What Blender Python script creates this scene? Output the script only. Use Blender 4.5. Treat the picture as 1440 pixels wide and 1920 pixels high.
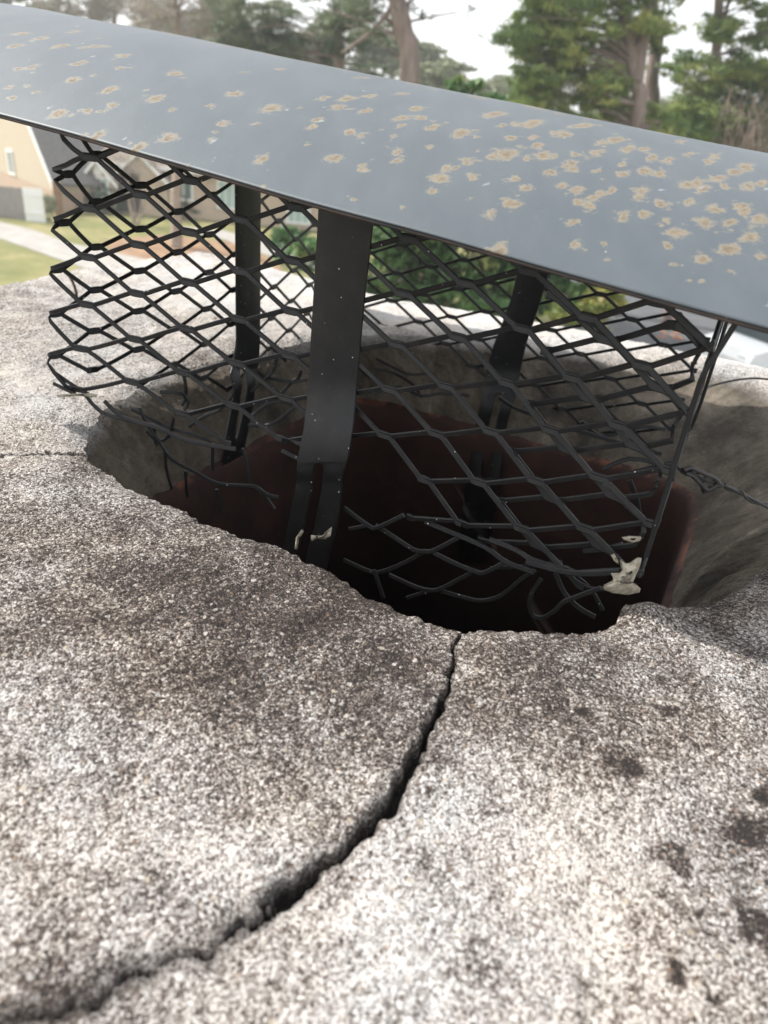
import bpy, bmesh, math, random
import numpy as np
from mathutils import Vector, Matrix, Euler
R_ = math.radians
random.seed(7); rng = np.random.default_rng(11)
sc = bpy.context.scene
for o in list(bpy.data.objects): bpy.data.objects.remove(o)
col = sc.collection

# ------------------------------------------------------------------ camera
# world origin = the photographer's eye, ground about 8.5 m below
F_, CX, CY = 1387.0, 720.0, 960.0
_n = np.array([465-CX, -(3430-CY), -F_]); _D = -_n/np.linalg.norm(_n)
_Y = np.array([0,0,-1.0]); _Y = _Y-_D*_Y.dot(_D); _Y /= np.linalg.norm(_Y); _X = np.cross(_Y,_D)
RW = np.array([_X,_Y,_D])
def ray(x,y): return RW@np.array([x-CX, -(y-CY), -F_])/F_
def atY(x,y,Y): r = ray(x,y); return r*Y/r[1]
def onz(x,y,z): r = ray(x,y); return r*z/r[2]
cd = bpy.data.cameras.new('camera'); cam = bpy.data.objects.new('camera', cd); col.objects.link(cam)
cam.matrix_world = Matrix([list(RW[i])+[0] for i in range(3)]+[[0,0,0,1]])
cd.sensor_fit = 'VERTICAL'; cd.sensor_height = 36; cd.lens = 26.006
cd.clip_start = 0.01; cd.clip_end = 2000
cd.dof.use_dof = True; cd.dof.focus_distance = 0.335; cd.dof.aperture_fstop = 13.5
sc.camera = cam

# cap frame: d runs along the front face, n away from the photographer
DV = np.array([.906,-.42]); DV /= np.linalg.norm(DV); NV = np.array([-DV[1],DV[0]])
def DN(d,n): return DV*d+NV*n

# ------------------------------------------------------------------ light
SUN = np.array([*( -DV*.72 - NV*.13 ), .75]); SUN /= np.linalg.norm(SUN)
w = bpy.data.worlds.new('World'); sc.world = w; w.use_nodes = True
nt = w.node_tree; bg = nt.nodes['Background']
sky = nt.nodes.new('ShaderNodeTexSky'); sky.sky_type = 'NISHITA'; sky.sun_disc = False
sky.sun_elevation = math.asin(SUN[2]); sky.sun_rotation = math.atan2(SUN[0], SUN[1])
sky.air_density = 1.0; sky.dust_density = 2.0; sky.ozone_density = 1.0
hs = nt.nodes.new('ShaderNodeHueSaturation'); hs.inputs['Saturation'].default_value = .35
nt.links.new(sky.outputs[0], hs.inputs['Color']); # flat white added over the blue to whiten the sky and fill shade
mxw = nt.nodes.new('ShaderNodeMix'); mxw.data_type='RGBA'; mxw.inputs[0].default_value=.55
nt.links.new(hs.outputs[0], mxw.inputs[6]); mxw.inputs[7].default_value=(9.6,9.8,10.0,1); nt.links.new(mxw.outputs[2], bg.inputs[0]); bg.inputs[1].default_value = 0.13
sl = bpy.data.lights.new('sun','SUN'); sl.energy = 4.2; sl.angle = R_(.55); sl.color = (1,.955,.89)
so = bpy.data.objects.new('sun', sl); col.objects.link(so)
so.rotation_euler = Vector(SUN).to_track_quat('Z','Y').to_euler()
sc.view_settings.view_transform = 'Standard'; sc.view_settings.look = 'None'
sc.view_settings.exposure = 0.82; sc.view_settings.gamma = 1

# ------------------------------------------------------------------ helpers
def tag(o, label=None, cat=None, group=None, kind=None):
    if label: o['label'] = label
    if cat: o['category'] = cat
    if group: o['group'] = group
    if kind: o['kind'] = kind
    return o
def empty(name, loc=(0,0,0)):
    o = bpy.data.objects.new(name, None); o.location = loc; o.empty_display_size = .05; col.objects.link(o); return o
def mesh_np(name, V, Fc, mat, parent=None, smooth=True, attrs=None):
    me = bpy.data.meshes.new(name)
    V = np.asarray(V, np.float32); n = len(V)
    if isinstance(Fc, np.ndarray):
        k = Fc.shape[1]; nf = len(Fc)
        me.vertices.add(n); me.vertices.foreach_set('co', V.ravel())
        me.loops.add(nf*k); me.loops.foreach_set('vertex_index', Fc.astype(np.int32).ravel())
        me.polygons.add(nf); me.polygons.foreach_set('loop_start', np.arange(0,nf*k,k,dtype=np.int32))
        me.update(calc_edges=True)
    else:
        me.from_pydata([tuple(map(float,v)) for v in V], [], Fc); me.update()
    if smooth: me.polygons.foreach_set('use_smooth', np.ones(len(me.polygons), bool))
    if attrs:
        for k_,a in attrs.items():
            at = me.attributes.new(k_, 'FLOAT', 'POINT'); at.data.foreach_set('value', np.asarray(a,np.float32))
    me.validate()
    if mat: me.materials.append(mat)
    o = bpy.data.objects.new(name, me); col.objects.link(o)
    if parent:
        o.parent = parent; o.matrix_parent_inverse = Matrix.Translation(-Vector(parent.location))
    return o
class MB:
    def __init__(s): s.v=[]; s.f=[]
    def add(s, V, Fs):
        b=len(s.v); s.v += [tuple(map(float,p)) for p in V]; s.f += [tuple(b+i for i in q) for q in Fs]; return s
    def box(s, c, sx, sy, sz, yaw=0, ax=None):
        c=np.array(c,float); ca,sa=math.cos(yaw),math.sin(yaw)
        A=np.array([[ca,-sa,0],[sa,ca,0],[0,0,1]]) if ax is None else ax
        P=[c+A@np.array([i*sx/2,j*sy/2,k*sz/2]) for k in(-1,1) for j in(-1,1) for i in(-1,1)]
        return s.add(P,[(0,2,3,1),(4,5,7,6),(0,1,5,4),(2,6,7,3),(0,4,6,2),(1,3,7,5)])
    def quad(s,*P): return s.add(P,[tuple(range(len(P)))])
    def tube(s, pts, rad, seg=8, caps=True):
        pts=[np.array(p,float) for p in pts]; n=len(pts)
        rad=rad if hasattr(rad,'__len__') else [rad]*n
        up=np.array([0.013,.21,.97]); rings=[]
        for i,p in enumerate(pts):
            t=pts[min(i+1,n-1)]-pts[max(i-1,0)]; t/=np.linalg.norm(t)+1e-12
            a=np.cross(t,up); 
            if np.linalg.norm(a)<.15: a=np.cross(t,[1,0,.1])
            a/=np.linalg.norm(a); b=np.cross(t,a)
            rings += [p+rad[i]*(a*math.cos(2*math.pi*k/seg)+b*math.sin(2*math.pi*k/seg)) for k in range(seg)]
        Fs=[(i*seg+k,i*seg+(k+1)%seg,(i+1)*seg+(k+1)%seg,(i+1)*seg+k) for i in range(n-1) for k in range(seg)]
        if caps: Fs += [tuple(range(seg))[::-1], tuple((n-1)*seg+k for k in range(seg))]
        return s.add(rings,Fs)
    def build(s,name,mat,parent=None,smooth=False): return mesh_np(name, np.array(s.v), s.f, mat, parent, smooth)
def smooth_path(P, k=4):
    P=[np.array(p,float) for p in P]; out=[]
    for i in range(len(P)-1):
        p0,p1,p2,p3=P[max(i-1,0)],P[i],P[i+1],P[min(i+2,len(P)-1)]
        for j in range(k):
            t=j/k; out.append(.5*((2*p1)+(-p0+p2)*t+(2*p0-5*p1+4*p2-p3)*t*t+(-p0+3*p1-3*p2+p3)*t**3))
    out.append(P[-1]); return out
def vnoise(x,y,cell,seed=0):
    r=np.random.default_rng(seed); N=256; T=r.random((N,N))
    u=x/cell+1000.3; v=y/cell+1000.7; i=np.floor(u).astype(int); j=np.floor(v).astype(int); fu=u-i; fv=v-j
    fu=fu*fu*(3-2*fu); fv=fv*fv*(3-2*fv)
    a=T[i%N,j%N];b=T[(i+1)%N,j%N];c=T[i%N,(j+1)%N];d=T[(i+1)%N,(j+1)%N]
    return (a*(1-fu)+b*fu)*(1-fv)+(c*(1-fu)+d*fu)*fv-.5
def sstep(a,b,x): t=np.clip((x-a)/(b-a),0,1); return t*t*(3-2*t)

# ------------------------------------------------------------------ materials
def mat(name, build):
    m=bpy.data.materials.new(name); m.use_nodes=True; t=m.node_tree; b=t.nodes['Principled BSDF']
    def N(ty,**kw):
        n=t.nodes.new(ty)
        for k,v in kw.items():
            if k in n.inputs.keys(): n.inputs[k].default_value=v
            else: setattr(n,k,v)
        return n
    def Lk(a,b_): t.links.new(a,b_)
    build(b,N,Lk,t); return m
def ramp(N,pts,interp='LINEAR'):
    r=N('ShaderNodeValToRGB'); e=r.color_ramp.elements; r.color_ramp.interpolation=interp
    while len(e)<len(pts): e.new(.5)
    for el,(p,c) in zip(e,pts): el.position=p; el.color=(*c,1) if len(c)==3 else c
    return r
def simple(name, c1, c2=None, scale=5., rough=.7, bump=0, bscale=None, metallic=0, spec=.5, stretch=None, dist=.01):
    def f(b,N,L,t):
        tc=N('ShaderNodeTexCoord'); mp=N('ShaderNodeMapping')
        if stretch: mp.inputs['Scale'].default_value=stretch
        L(tc.outputs['Object'],mp.inputs[0])
        if c2:
            n=N('ShaderNodeTexNoise',Scale=scale,Detail=5.,Roughness=.62); L(mp.outputs[0],n.inputs['Vector'])
            r=ramp(N,[(.3,c1),(.7,c2)]); L(n.outputs[0],r.inputs[0]); L(r.outputs[0],b.inputs['Base Color'])
        else: b.inputs['Base Color'].default_value=(*c1,1)
        b.inputs['Roughness'].default_value=rough; b.inputs['Metallic'].default_value=metallic; b.inputs['Specular IOR Level'].default_value=spec
        if bump:
            n2=N('ShaderNodeTexNoise',Scale=bscale or scale*4,Detail=4.); L(mp.outputs[0],n2.inputs['Vector'])
            bp=N('ShaderNodeBump',Strength=bump,Distance=dist); L(n2.outputs[0],bp.inputs['Height']); L(bp.outputs[0],b.inputs['Normal'])
    return mat(name,f)

def crown_mat(b,N,L,t):
    tc=N('ShaderNodeTexCoord'); O=tc.outputs['Object']
    at=N('ShaderNodeAttribute'); at.attribute_name='tone'
    aw=N('ShaderNodeAttribute'); aw.attribute_name='bowl'
    ac=N('ShaderNodeAttribute'); ac.attribute_name='crack'
    # sand grains: three sizes of cells, each grain with its own value
    def vor(s,ty='F1'): v=N('ShaderNodeTexVoronoi',Scale=s,feature=ty); L(O,v.inputs['Vector']); return v
    wv=N('ShaderNodeTexNoise',Scale=900.,Detail=2.); L(O,wv.inputs['Vector'])
    wm=N('ShaderNodeVectorMath',operation='SCALE'); wm.inputs['Scale'].default_value=.0012; L(wv.outputs['Color'],wm.inputs[0])
    wa=N('ShaderNodeVectorMath',operation='ADD'); L(O,wa.inputs[0]); L(wm.outputs[0],wa.inputs[1])
    v1=N('ShaderNodeTexVoronoi',Scale=1250.); L(wa.outputs[0],v1.inputs['Vector'])
    v2=N('ShaderNodeTexVoronoi',Scale=2600.); L(wa.outputs[0],v2.inputs['Vector'])
    s1=N('ShaderNodeSeparateColor'); L(v1.outputs['Color'],s1.inputs[0])
    s2=N('ShaderNodeSeparateColor'); L(v2.outputs['Color'],s2.inputs[0])
    nA=N('ShaderNodeTexNoise',Scale=640.,Detail=6.,Roughness=.75); L(O,nA.inputs['Vector'])
    nB=N('ShaderNodeTexNoise',Scale=48.,Detail=4.,Roughness=.65); L(O,nB.inputs['Vector'])
    def M(op,a,b_,c=None,clamp=False):
        m=N('ShaderNodeMath',operation=op); m.use_clamp=clamp
        for i,x in enumerate((a,b_,c)):
            if x is None: continue
            if isinstance(x,(int,float)): m.inputs[i].default_value=x
            else: L(x,m.inputs[i])
        return m.outputs[0]
    g=M('MULTIPLY_ADD',s1.outputs[0],.30,M('MULTIPLY',s2.outputs[0],.26))
    g=M('MULTIPLY_ADD',nA.outputs[0],1.15,g)
    g=M('MULTIPLY_ADD',nB.outputs[0],.30,g)       # mean ~ .28+.575+.31 = 1.165
    g=M('ADD',g,-1.005)
    f=M('MULTIPLY_ADD',g,2.0,at.outputs['Fac'])
    r=ramp(N,[(0,(.022,.019,.018)),(.28,(.060,.047,.041)),(.5,(.140,.118,.105)),(.70,(.262,.246,.230)),(1,(.51,.498,.482))])
    L(f,r.inputs[0])
    # brown hue drift
    nC=N('ShaderNodeTexNoise',Scale=22.,Detail=3.); L(O,nC.inputs['Vector'])
    mx=N('ShaderNodeMix',data_type='RGBA',blend_type='MULTIPLY'); mx.inputs[0].default_value=1
    rc=ramp(N,[(.35,(1,.95,.90)),(.65,(.96,.965,.98))]); L(nC.outputs[0],rc.inputs[0])
    L(r.outputs[0],mx.inputs[6]); L(rc.outputs[0],mx.inputs[7])
    # bare tan mortar inside the bowl
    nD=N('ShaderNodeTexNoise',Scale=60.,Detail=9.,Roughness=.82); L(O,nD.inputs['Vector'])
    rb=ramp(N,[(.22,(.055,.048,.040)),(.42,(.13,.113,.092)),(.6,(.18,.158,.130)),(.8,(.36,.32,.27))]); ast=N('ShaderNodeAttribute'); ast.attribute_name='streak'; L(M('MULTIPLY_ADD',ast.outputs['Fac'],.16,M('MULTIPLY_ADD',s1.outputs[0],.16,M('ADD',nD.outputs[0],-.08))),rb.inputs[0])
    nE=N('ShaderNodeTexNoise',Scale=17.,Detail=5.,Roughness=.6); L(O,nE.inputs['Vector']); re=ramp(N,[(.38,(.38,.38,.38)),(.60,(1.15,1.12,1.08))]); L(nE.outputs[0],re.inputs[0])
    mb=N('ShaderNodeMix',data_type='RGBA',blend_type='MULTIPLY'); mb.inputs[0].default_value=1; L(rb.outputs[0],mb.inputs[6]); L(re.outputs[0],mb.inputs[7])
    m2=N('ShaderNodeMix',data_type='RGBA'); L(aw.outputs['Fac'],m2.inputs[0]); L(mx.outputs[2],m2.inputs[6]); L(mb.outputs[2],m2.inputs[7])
    vp=N('ShaderNodeTexVoronoi',Scale=420.); L(wa.outputs[0],vp.inputs['Vector']); spp=N('ShaderNodeSeparateColor'); L(vp.outputs['Color'],spp.inputs[0])
    pb=M('MULTIPLY',M('SUBTRACT',1.,aw.outputs['Fac']),M('MULTIPLY',M('GREATER_THAN',spp.outputs[0],.93),M('LESS_THAN',vp.outputs['Distance'],.36))); mp_=N('ShaderNodeMix',data_type='RGBA'); L(M('MULTIPLY',pb,.8),mp_.inputs[0]); L(m2.outputs[2],mp_.inputs[6])
    rp=ramp(N,[(0,(.22,.21,.20)),(.5,(.42,.40,.38)),(1,(.34,.29,.22))]); L(spp.outputs[1],rp.inputs[0]); L(rp.outputs[0],mp_.inputs[7]); m2=mp_
    # odd coloured sand grains
    st=M('GREATER_THAN',s1.outputs[1],.993); sg=M('MULTIPLY',st,.6)
    m3=N('ShaderNodeMix',data_type='RGBA'); L(sg,m3.inputs[0]); L(m2.outputs[2],m3.inputs[6]); m3.inputs[7].default_value=(.22,.145,.095,1)
    # cracks: groove shade painted near black, plus dark stain alongside
    m4=N('ShaderNodeMix',data_type='RGBA'); L(ac.outputs['Fac'],m4.inputs[0]); L(m3.outputs[2],m4.inputs[6]); m4.inputs[7].default_value=(.022,.019,.018,1)
    L(m4.outputs[2],b.inputs['Base Color'])
    b.inputs['Roughness'].default_value=.93; b.inputs['Specular IOR Level'].default_value=.25
    h=M('MULTIPLY_ADD',v1.outputs['Distance'],-1.1,M('MULTIPLY',nA.outputs[0],.9))
    h=M('MULTIPLY_ADD',s1.outputs[2],.35,h)
    bp=N('ShaderNodeBump',Strength=.7,Distance=.0009); L(h,bp.inputs['Height']); L(bp.outputs[0],b.inputs['Normal'])
M_crown=mat('mortar crown',crown_mat)

def clay_mat(b,N,L,t):
    tc=N('ShaderNodeTexCoord'); n=N('ShaderNodeTexNoise',Scale=30.,Detail=7.,Roughness=.7); L(tc.outputs['Object'],n.inputs[0])
    r=ramp(N,[(.3,(.024,.012,.010)),(.55,(.042,.019,.014)),(.74,(.070,.030,.021)),(.88,(.13,.07,.05))]); L(n.outputs[0],r.inputs[0])
    sx=N('ShaderNodeSeparateXYZ'); L(tc.outputs['Object'],sx.inputs[0]); gt=N('ShaderNodeMapRange'); L(sx.outputs[2],gt.inputs[0]); gt.inputs[1].default_value=-.2395; gt.inputs[2].default_value=-.2355
    ch=N('ShaderNodeTexNoise',Scale=38.,Detail=6.,Roughness=.7); L(tc.outputs['Object'],ch.inputs[0]); cr=ramp(N,[(.48,(0,0,0)),(.60,(.6,.6,.6))]); L(ch.outputs[0],cr.inputs[0])
    mg=N('ShaderNodeMath',operation='MULTIPLY'); L(gt.outputs[0],mg.inputs[0]); L(cr.outputs[0],mg.inputs[1])
    mz=N('ShaderNodeMix',data_type='RGBA'); L(mg.outputs[0],mz.inputs[0]); L(r.outputs[0],mz.inputs[6]); mz.inputs[7].default_value=(.27,.10,.06,1)   # freshly chipped lip
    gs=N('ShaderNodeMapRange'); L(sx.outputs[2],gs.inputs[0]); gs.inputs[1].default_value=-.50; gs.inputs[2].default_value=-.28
    ms=N('ShaderNodeMix',data_type='RGBA'); L(gs.outputs[0],ms.inputs[0]); ms.inputs[6].default_value=(.012,.010,.010,1); L(mz.outputs[2],ms.inputs[7]); L(ms.outputs[2],b.inputs['Base Color'])   # sooty fade to near black below, painting in the flue's depth shade
    b.inputs['Roughness'].default_value=.85
    bp=N('ShaderNodeBump',Strength=.4,Distance=.002); L(n.outputs[0],bp.inputs['Height']); L(bp.outputs[0],b.inputs['Normal'])
M_clay=mat('fired clay flue',clay_mat)
M_flue_dark=simple('soot',(.008,.007,.007),rough=.95)  # near-black for the floor added to darken the flue

def black_mat(b,N,L,t):
    tc=N('ShaderNodeTexCoord'); O=tc.outputs['Object']
    n=N('ShaderNodeTexNoise',Scale=90.,Detail=6.,Roughness=.7); L(O,n.inputs[0])
    r=ramp(N,[(.3,(.008,.0085,.0095)),(.55,(.014,.014,.015)),(.75,(.028,.026,.024))]); L(n.outputs[0],r.inputs[0])
    v=N('ShaderNodeTexVoronoi',Scale=560.); L(O,v.inputs['Vector'])
    lt=N('ShaderNodeMath',operation='LESS_THAN'); L(v.outputs['Distance'],lt.inputs[0])
    sp=N('ShaderNodeSeparateColor'); L(v.outputs['Color'],sp.inputs[0])
    th=N('ShaderNodeMath',operation='MULTIPLY_ADD'); L(sp.outputs[0],th.inputs[0]); th.inputs[1].default_value=3.; th.inputs[2].default_value=-2.78; L(th.outputs[0],lt.inputs[1])
    mx=N('ShaderNodeMix',data_type='RGBA'); L(lt.outputs[0],mx.inputs[0]); L(r.outputs[0],mx.inputs[6]); mx.inputs[7].default_value=(.55,.54,.52,1)
    L(mx.outputs[2],b.inputs['Base Color'])
    b.inputs['Roughness'].default_value=.42; b.inputs['Specular IOR Level'].default_value=.36
    bp=N('ShaderNodeBump',Strength=.15,Distance=.0006); L(n.outputs[0],bp.inputs['Height']); L(bp.outputs[0],b.inputs['Normal'])
M_black=mat('black painted steel',black_mat)
M_resid=simple('dried sealant residue',(.12,.095,.065),(.50,.46,.37),scale=260,rough=.8,bump=.4,dist=.001)
M_wire=simple('dull black wire',(.02,.02,.022),(.05,.045,.04),scale=200,rough=.55)
M_rust=simple('rusty iron',(.03,.02,.018),(.16,.07,.04),scale=200,rough=.85,bump=.4,dist=.001)

def lid_mat(b,N,L,t):
    tc=N('ShaderNodeTexCoord'); O=tc.outputs['Object']
    a=N('ShaderNodeAttribute'); a.attribute_name='spot'
    a2=N('ShaderNodeAttribute'); a2.attribute_name='pale'
    n=N('ShaderNodeTexNoise',Scale=700.,Detail=5.,Roughness=.75); L(O,n.inputs[0])
    big=N('ShaderNodeTexNoise',Scale=14.,Detail=5.,Roughness=.6); L(O,big.inputs[0])
    st_=N('ShaderNodeMapping'); st_.inputs['Scale'].default_value=(6,1.2,6); st_.inputs['Rotation'].default_value=(0,0,R_(25)); L(O,st_.inputs[0]); big.inputs['Scale'].default_value=9.; L(st_.outputs[0],big.inputs[0])
    base=ramp(N,[(.3,(.050,.063,.074)),(.7,(.066,.080,.090))]); L(big.outputs[0],base.inputs[0])
    def M(op,a_,b_,c=None):
        m=N('ShaderNodeMath',operation=op)
        for i,x in enumerate((a_,b_,c)):
            if x is None: continue
            if isinstance(x,(int,float)): m.inputs[i].default_value=x
            else: L(x,m.inputs[i])
        return m.outputs[0]
    nn=M('ADD',n.outputs[0],-.5)
    f=M('MULTIPLY_ADD',nn,1.9,a.outputs['Fac'])
    halo=ramp(N,[(.26,(0,0,0)),(.70,(1,1,1))]); L(f,halo.inputs[0])
    core=ramp(N,[(.50,(0,0,0)),(.95,(1,1,1))]); L(M('MULTIPLY_ADD',nn,1.5,a.outputs['Fac']),core.inputs[0])
    m1=N('ShaderNodeMix',data_type='RGBA'); L(halo.outputs[0],m1.inputs[0]); L(base.outputs[0],m1.inputs[6]); m1.inputs[7].default_value=(.175,.155,.115,1)
    cc=ramp(N,[(.3,(.085,.066,.045)),(.6,(.150,.120,.082)),(.75,(.22,.185,.13))]); 
    n2=N('ShaderNodeTexNoise',Scale=420.,Detail=4.,Roughness=.7); L(O,n2.inputs[0]); L(n2.outputs[0],cc.inputs[0])
    m2=N('ShaderNodeMix',data_type='RGBA'); L(core.outputs[0],m2.inputs[0]); L(m1.outputs[2],m2.inputs[6]); L(cc.outputs[0],m2.inputs[7])
    p=M('MULTIPLY_ADD',nn,1.8,a2.outputs['Fac']); pr=ramp(N,[(.38,(0,0,0)),(.55,(.75,.75,.75))]); L(p,pr.inputs[0])
    m3=N('ShaderNodeMix',data_type='RGBA'); L(pr.outputs[0],m3.inputs[0]); L(m2.outputs[2],m3.inputs[6]); m3.inputs[7].default_value=(.20,.215,.215,1)
    # tiny specks
    v=N('ShaderNodeTexVoronoi',Scale=260.); L(O,v.inputs['Vector']); sp=N('ShaderNodeSeparateColor'); L(v.outputs['Color'],sp.inputs[0])
    lt=M('LESS_THAN',v.outputs['Distance'],M('MULTIPLY_ADD',sp.outputs[0],2.,-1.93))
    m4=N('ShaderNodeMix',data_type='RGBA'); L(lt,m4.inputs[0]); L(m3.outputs[2],m4.inputs[6]); m4.inputs[7].default_value=(.45,.46,.44,1)
    L(m4.outputs[2],b.inputs['Base Color'])
    rr=M('MULTIPLY_ADD',core.outputs[0],.3,.52); L(rr,b.inputs['Roughness']); b.inputs['Specular IOR Level'].default_value=.45
    hh=M('MULTIPLY_ADD',halo.outputs[0],.6,M('MULTIPLY',n.outputs[0],.35))
    bp=N('ShaderNodeBump',Strength=.35,Distance=.0005); L(hh,bp.inputs['Height']); L(bp.outputs[0],b.inputs['Normal'])
M_lid=mat('chalked grey paint with rust blooms',lid_mat)

# ================================================================== CHIMNEY
chim=empty('chimney',(0.02,.42,-8.5)); tag(chim,'weathered concrete and mortar chimney top with a cracked crown and open clay flue','chimney')
ZC=-.170
RIM=[(-0.1407,.3277),(-0.0959,.2952),(-0.0454,.2755),(-0.0201,.2588),(.0119,.2342),(.0324,.2259),(.061,.2273),(.0961,.2382),(.103,.2493),(.139,.2593),(.1756,.2887),(.2363,.3544),(.3035,.5099),(.3005,.5969),(.2642,.6058),(.1987,.6098),(.1118,.6284),(.0433,.6326),(-.0254,.6268),(-.083,.585),(-.1316,.5366),(-.1626,.482),(-.176,.4207),(-.1723,.3828),(-.1568,.343)]
CC=np.array([.025,.425])
# angular samples: dense towards the photographer
ang_f=np.linspace(R_(-172),R_(-12),1150,endpoint=False); ang_b=np.linspace(R_(-12),R_(188),620,endpoint=False)
TH=np.concatenate([ang_f,ang_b])
def polar(P):
    a=[];r=[]
    for p in P: q=np.array(p[:2])-CC; a.append(math.atan2(q[1],q[0])); r.append(np.hypot(*q))
    a=np.array(a); r=np.array(r); o=np.argsort(a); return a[o],r[o]
def per_interp(th,a,r):
    th=(th+math.pi)%(2*math.pi)-math.pi
    return np.interp(th,np.r_[a-2*math.pi,a,a+2*math.pi],np.r_[r,r,r])
ra,rr_=polar(RIM); RR=per_interp(TH,ra,rr_)
k=np.hanning(9); k/=k.sum(); RR=np.convolve(np.r_[RR[-4:],RR,RR[:4]],k,'valid')
cx_,cy_=np.cos(TH),np.sin(TH)
rx,ry=CC[0]+RR*cx_,CC[1]+RR*cy_
RR=RR+.0034*vnoise(rx,ry,.018,3)+.0022*vnoise(rx,ry,.006,4)+.0016*vnoise(rx,ry,.0023,5)
# outer boundary of the slab in the cap frame
d0,d1,n0,n1=-.61,.62,-.42,.71
cd_,cn_=CC@DV,CC@NV
ud,un=cx_*DV[0]+cy_*DV[1],cx_*NV[0]+cy_*NV[1]
tt=np.minimum(np.where(ud>0,(d1-cd_)/np.maximum(ud,1e-9),(d0-cd_)/np.minimum(ud,-1e-9)),np.where(un>0,(n1-cn_)/np.maximum(un,1e-9),(n0-cn_)/np.minimum(un,-1e-9)))
RB=tt+.008*vnoise(CC[0]+tt*cx_,CC[1]+tt*cy_,.05,9)+.004*vnoise(CC[0]+tt*cx_,CC[1]+tt*cy_,.018,10)
# tile opening (rounded square, inner)
ZT=-.236; T0,T1,S0,S1=-.302,.000,.258,.558; RC=.045
tcd,tcn=(T0+T1)/2,(S0+S1)/2
def sq_outline(m,hd,hn,rc):
    # m points by angle about the tile centre
    P=[]
    for i in range(m):
        a=2*math.pi*i/m; p=8.; c,s=math.cos(a),math.sin(a)
        r=1/((abs(c)/hd)**p+(abs(s)/hn)**p)**(1/p); P.append(DN(tcd+r*c,tcn+r*s))
    return np.array(P)
TO=sq_outline(720,(T1-T0)/2+.004,(S1-S0)/2+.004,RC); ta,tr=polar(TO); RT=per_interp(TH,ta,tr)
CR1=[(.0347,.224),(.0297,.2054),(.0288,.1889),(.0236,.1758),(.0202,.1641),(.0142,.1529),(.0104,.1429),(.0056,.1353),(-.0009,.127),(-.0083,.1192),(-.014,.1127),(-.0206,.1065),(-.0258,.1014),(-.0282,.0962),(-.0359,.0936),(-.0443,.0902),(-.05,.0838),(-.0611,.0786),(-.0714,.0732),(-.12,.05)]
CR2=[(-.1584,.3485),(-.1713,.3426),(-.1835,.3389),(-.1973,.3334),(-.2152,.3264),(-.30,.30),(-.42,.28)]
def seg_dist(x,y,P):
    best=np.full(x.shape,9.); side=np.zeros(x.shape); arc=np.zeros(x.shape); s0=0
    for a,b in zip(P[:-1],P[1:]):
        a=np.array(a);b=np.array(b);e=b-a;L=np.hypot(*e); t=np.clip(((x-a[0])*e[0]+(y-a[1])*e[1])/L**2,0,1)
        dx,dy=x-a[0]-t*e[0],y-a[1]-t*e[1]; dd=np.hypot(dx,dy); m=dd<best
        best=np.where(m,dd,best); side=np.where(m,np.sign(e[0]*dy-e[1]*dx),side); arc=np.where(m,s0+t*L,arc); s0+=L
    return best,side,arc
def ztop(x,y):
    z=ZC+.0050*vnoise(x,y,.085,21)+.0026*vnoise(x,y,.034,22)+.0012*vnoise(x,y,.012,23)
    d=x*DV[0]+y*DV[1]; n=x*NV[0]+y*NV[1]
    z=z-.006*sstep(-.20,-.33,d)*sstep(.1,.25,n)*(1-sstep(-.42,-.55,d))
    z=z+.007*np.exp(-(((x-.108)/.012)**2+((y-.243)/.010)**2))          # pale lump on the rim
    z=z+.004*np.exp(-(((x+.16)/.02)**2+((y-.31)/.02)**2))
    return z
def fine(x,y): return .0010*vnoise(x,y,.0045,31)+.0009*vnoise(x,y,.0019,32)
# ring parameters
w_=np.linspace(0,1,96) # wall
out1=np.arange(1,232)*.00088
t2=np.linspace(0,1,90)[1:]**1.5
rings=[];zz=[];tone=[];bowl=[];crack=[]
for t in w_:                                   # tile edge -> rim
    r=RT*(1-t)+RR*t
    rings.append(r)
for o_ in out1: rings.append(RR+np.minimum(o_,(RB-RR)*.8*o_/out1[-1]) if False else RR+o_)
rl=rings[-1]; lim=np.minimum(rl,RB-.02)
for i in range(len(w_),len(rings)): 
    o_=out1[i-len(w_)]; rings[i]=RR+(lim-RR)*o_/out1[-1]
for t in t2: rings.append(lim+(RB-lim)*t)
for t in (0.,.006,.02,.06,.12): rings.append(RB-.0005+t*.02)
Rg=np.array(rings); nr,na=Rg.shape
X=CC[0]+Rg*cx_; Y=CC[1]+Rg*cy_
Zt=ztop(X,Y)
nw=len(w_)
outd=np.maximum(Rg-RR,0)
lipw=.006+.004*vnoise(np.broadcast_to(rx,Rg.shape),np.broadcast_to(ry,Rg.shape),.03,41)
Z=Zt-.0045*np.exp(-outd/lipw)+fine(X,Y)
# the sunken edge of the slab
ed=RB-Rg; Z=Z-.012*np.exp(-np.maximum(ed,0)/.012)
# wall
z_r=Z[nw]            # z at rim
steep=np.clip((RR-RT)/.10,0,1)
for i,t in enumerate(w_):
    a=np.clip(t,0,1)
    s_lin=a; s_con=1-(1-a)**2.2       # convex shoulder
    s=s_lin*(1-steep*.0)+0*a
    prof=np.where(steep>.3, .55*a+.45*s_con, a)
    zz_=ZT+(z_r-ZT)*prof
    bulge=.010*np.sin(math.pi*a)*(1-steep)
    xx,yy=X[i],Y[i]
    zz_k=zz_*(1-steep)
    nz=.004*vnoise(xx*1.0+zz_k*.7,yy+zz_k*1.1,.03,51)+.003*vnoise(xx+zz_k*.9,yy+zz_k*1.3,.011,52)+.0014*vnoise(xx+zz_k,yy+zz_k*1.7,.004,53)
    env=math.sin(math.pi*min(a,1))**.6 if 0<a<1 else 0
    nz=nz*(1-.95*steep)
    Rn=Rg[i]-nz*env*2.0
    X[i]=CC[0]+Rn*cx_; Y[i]=CC[1]+Rn*cy_
    Z[i]=zz_+nz*env*steep*1.5
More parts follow.
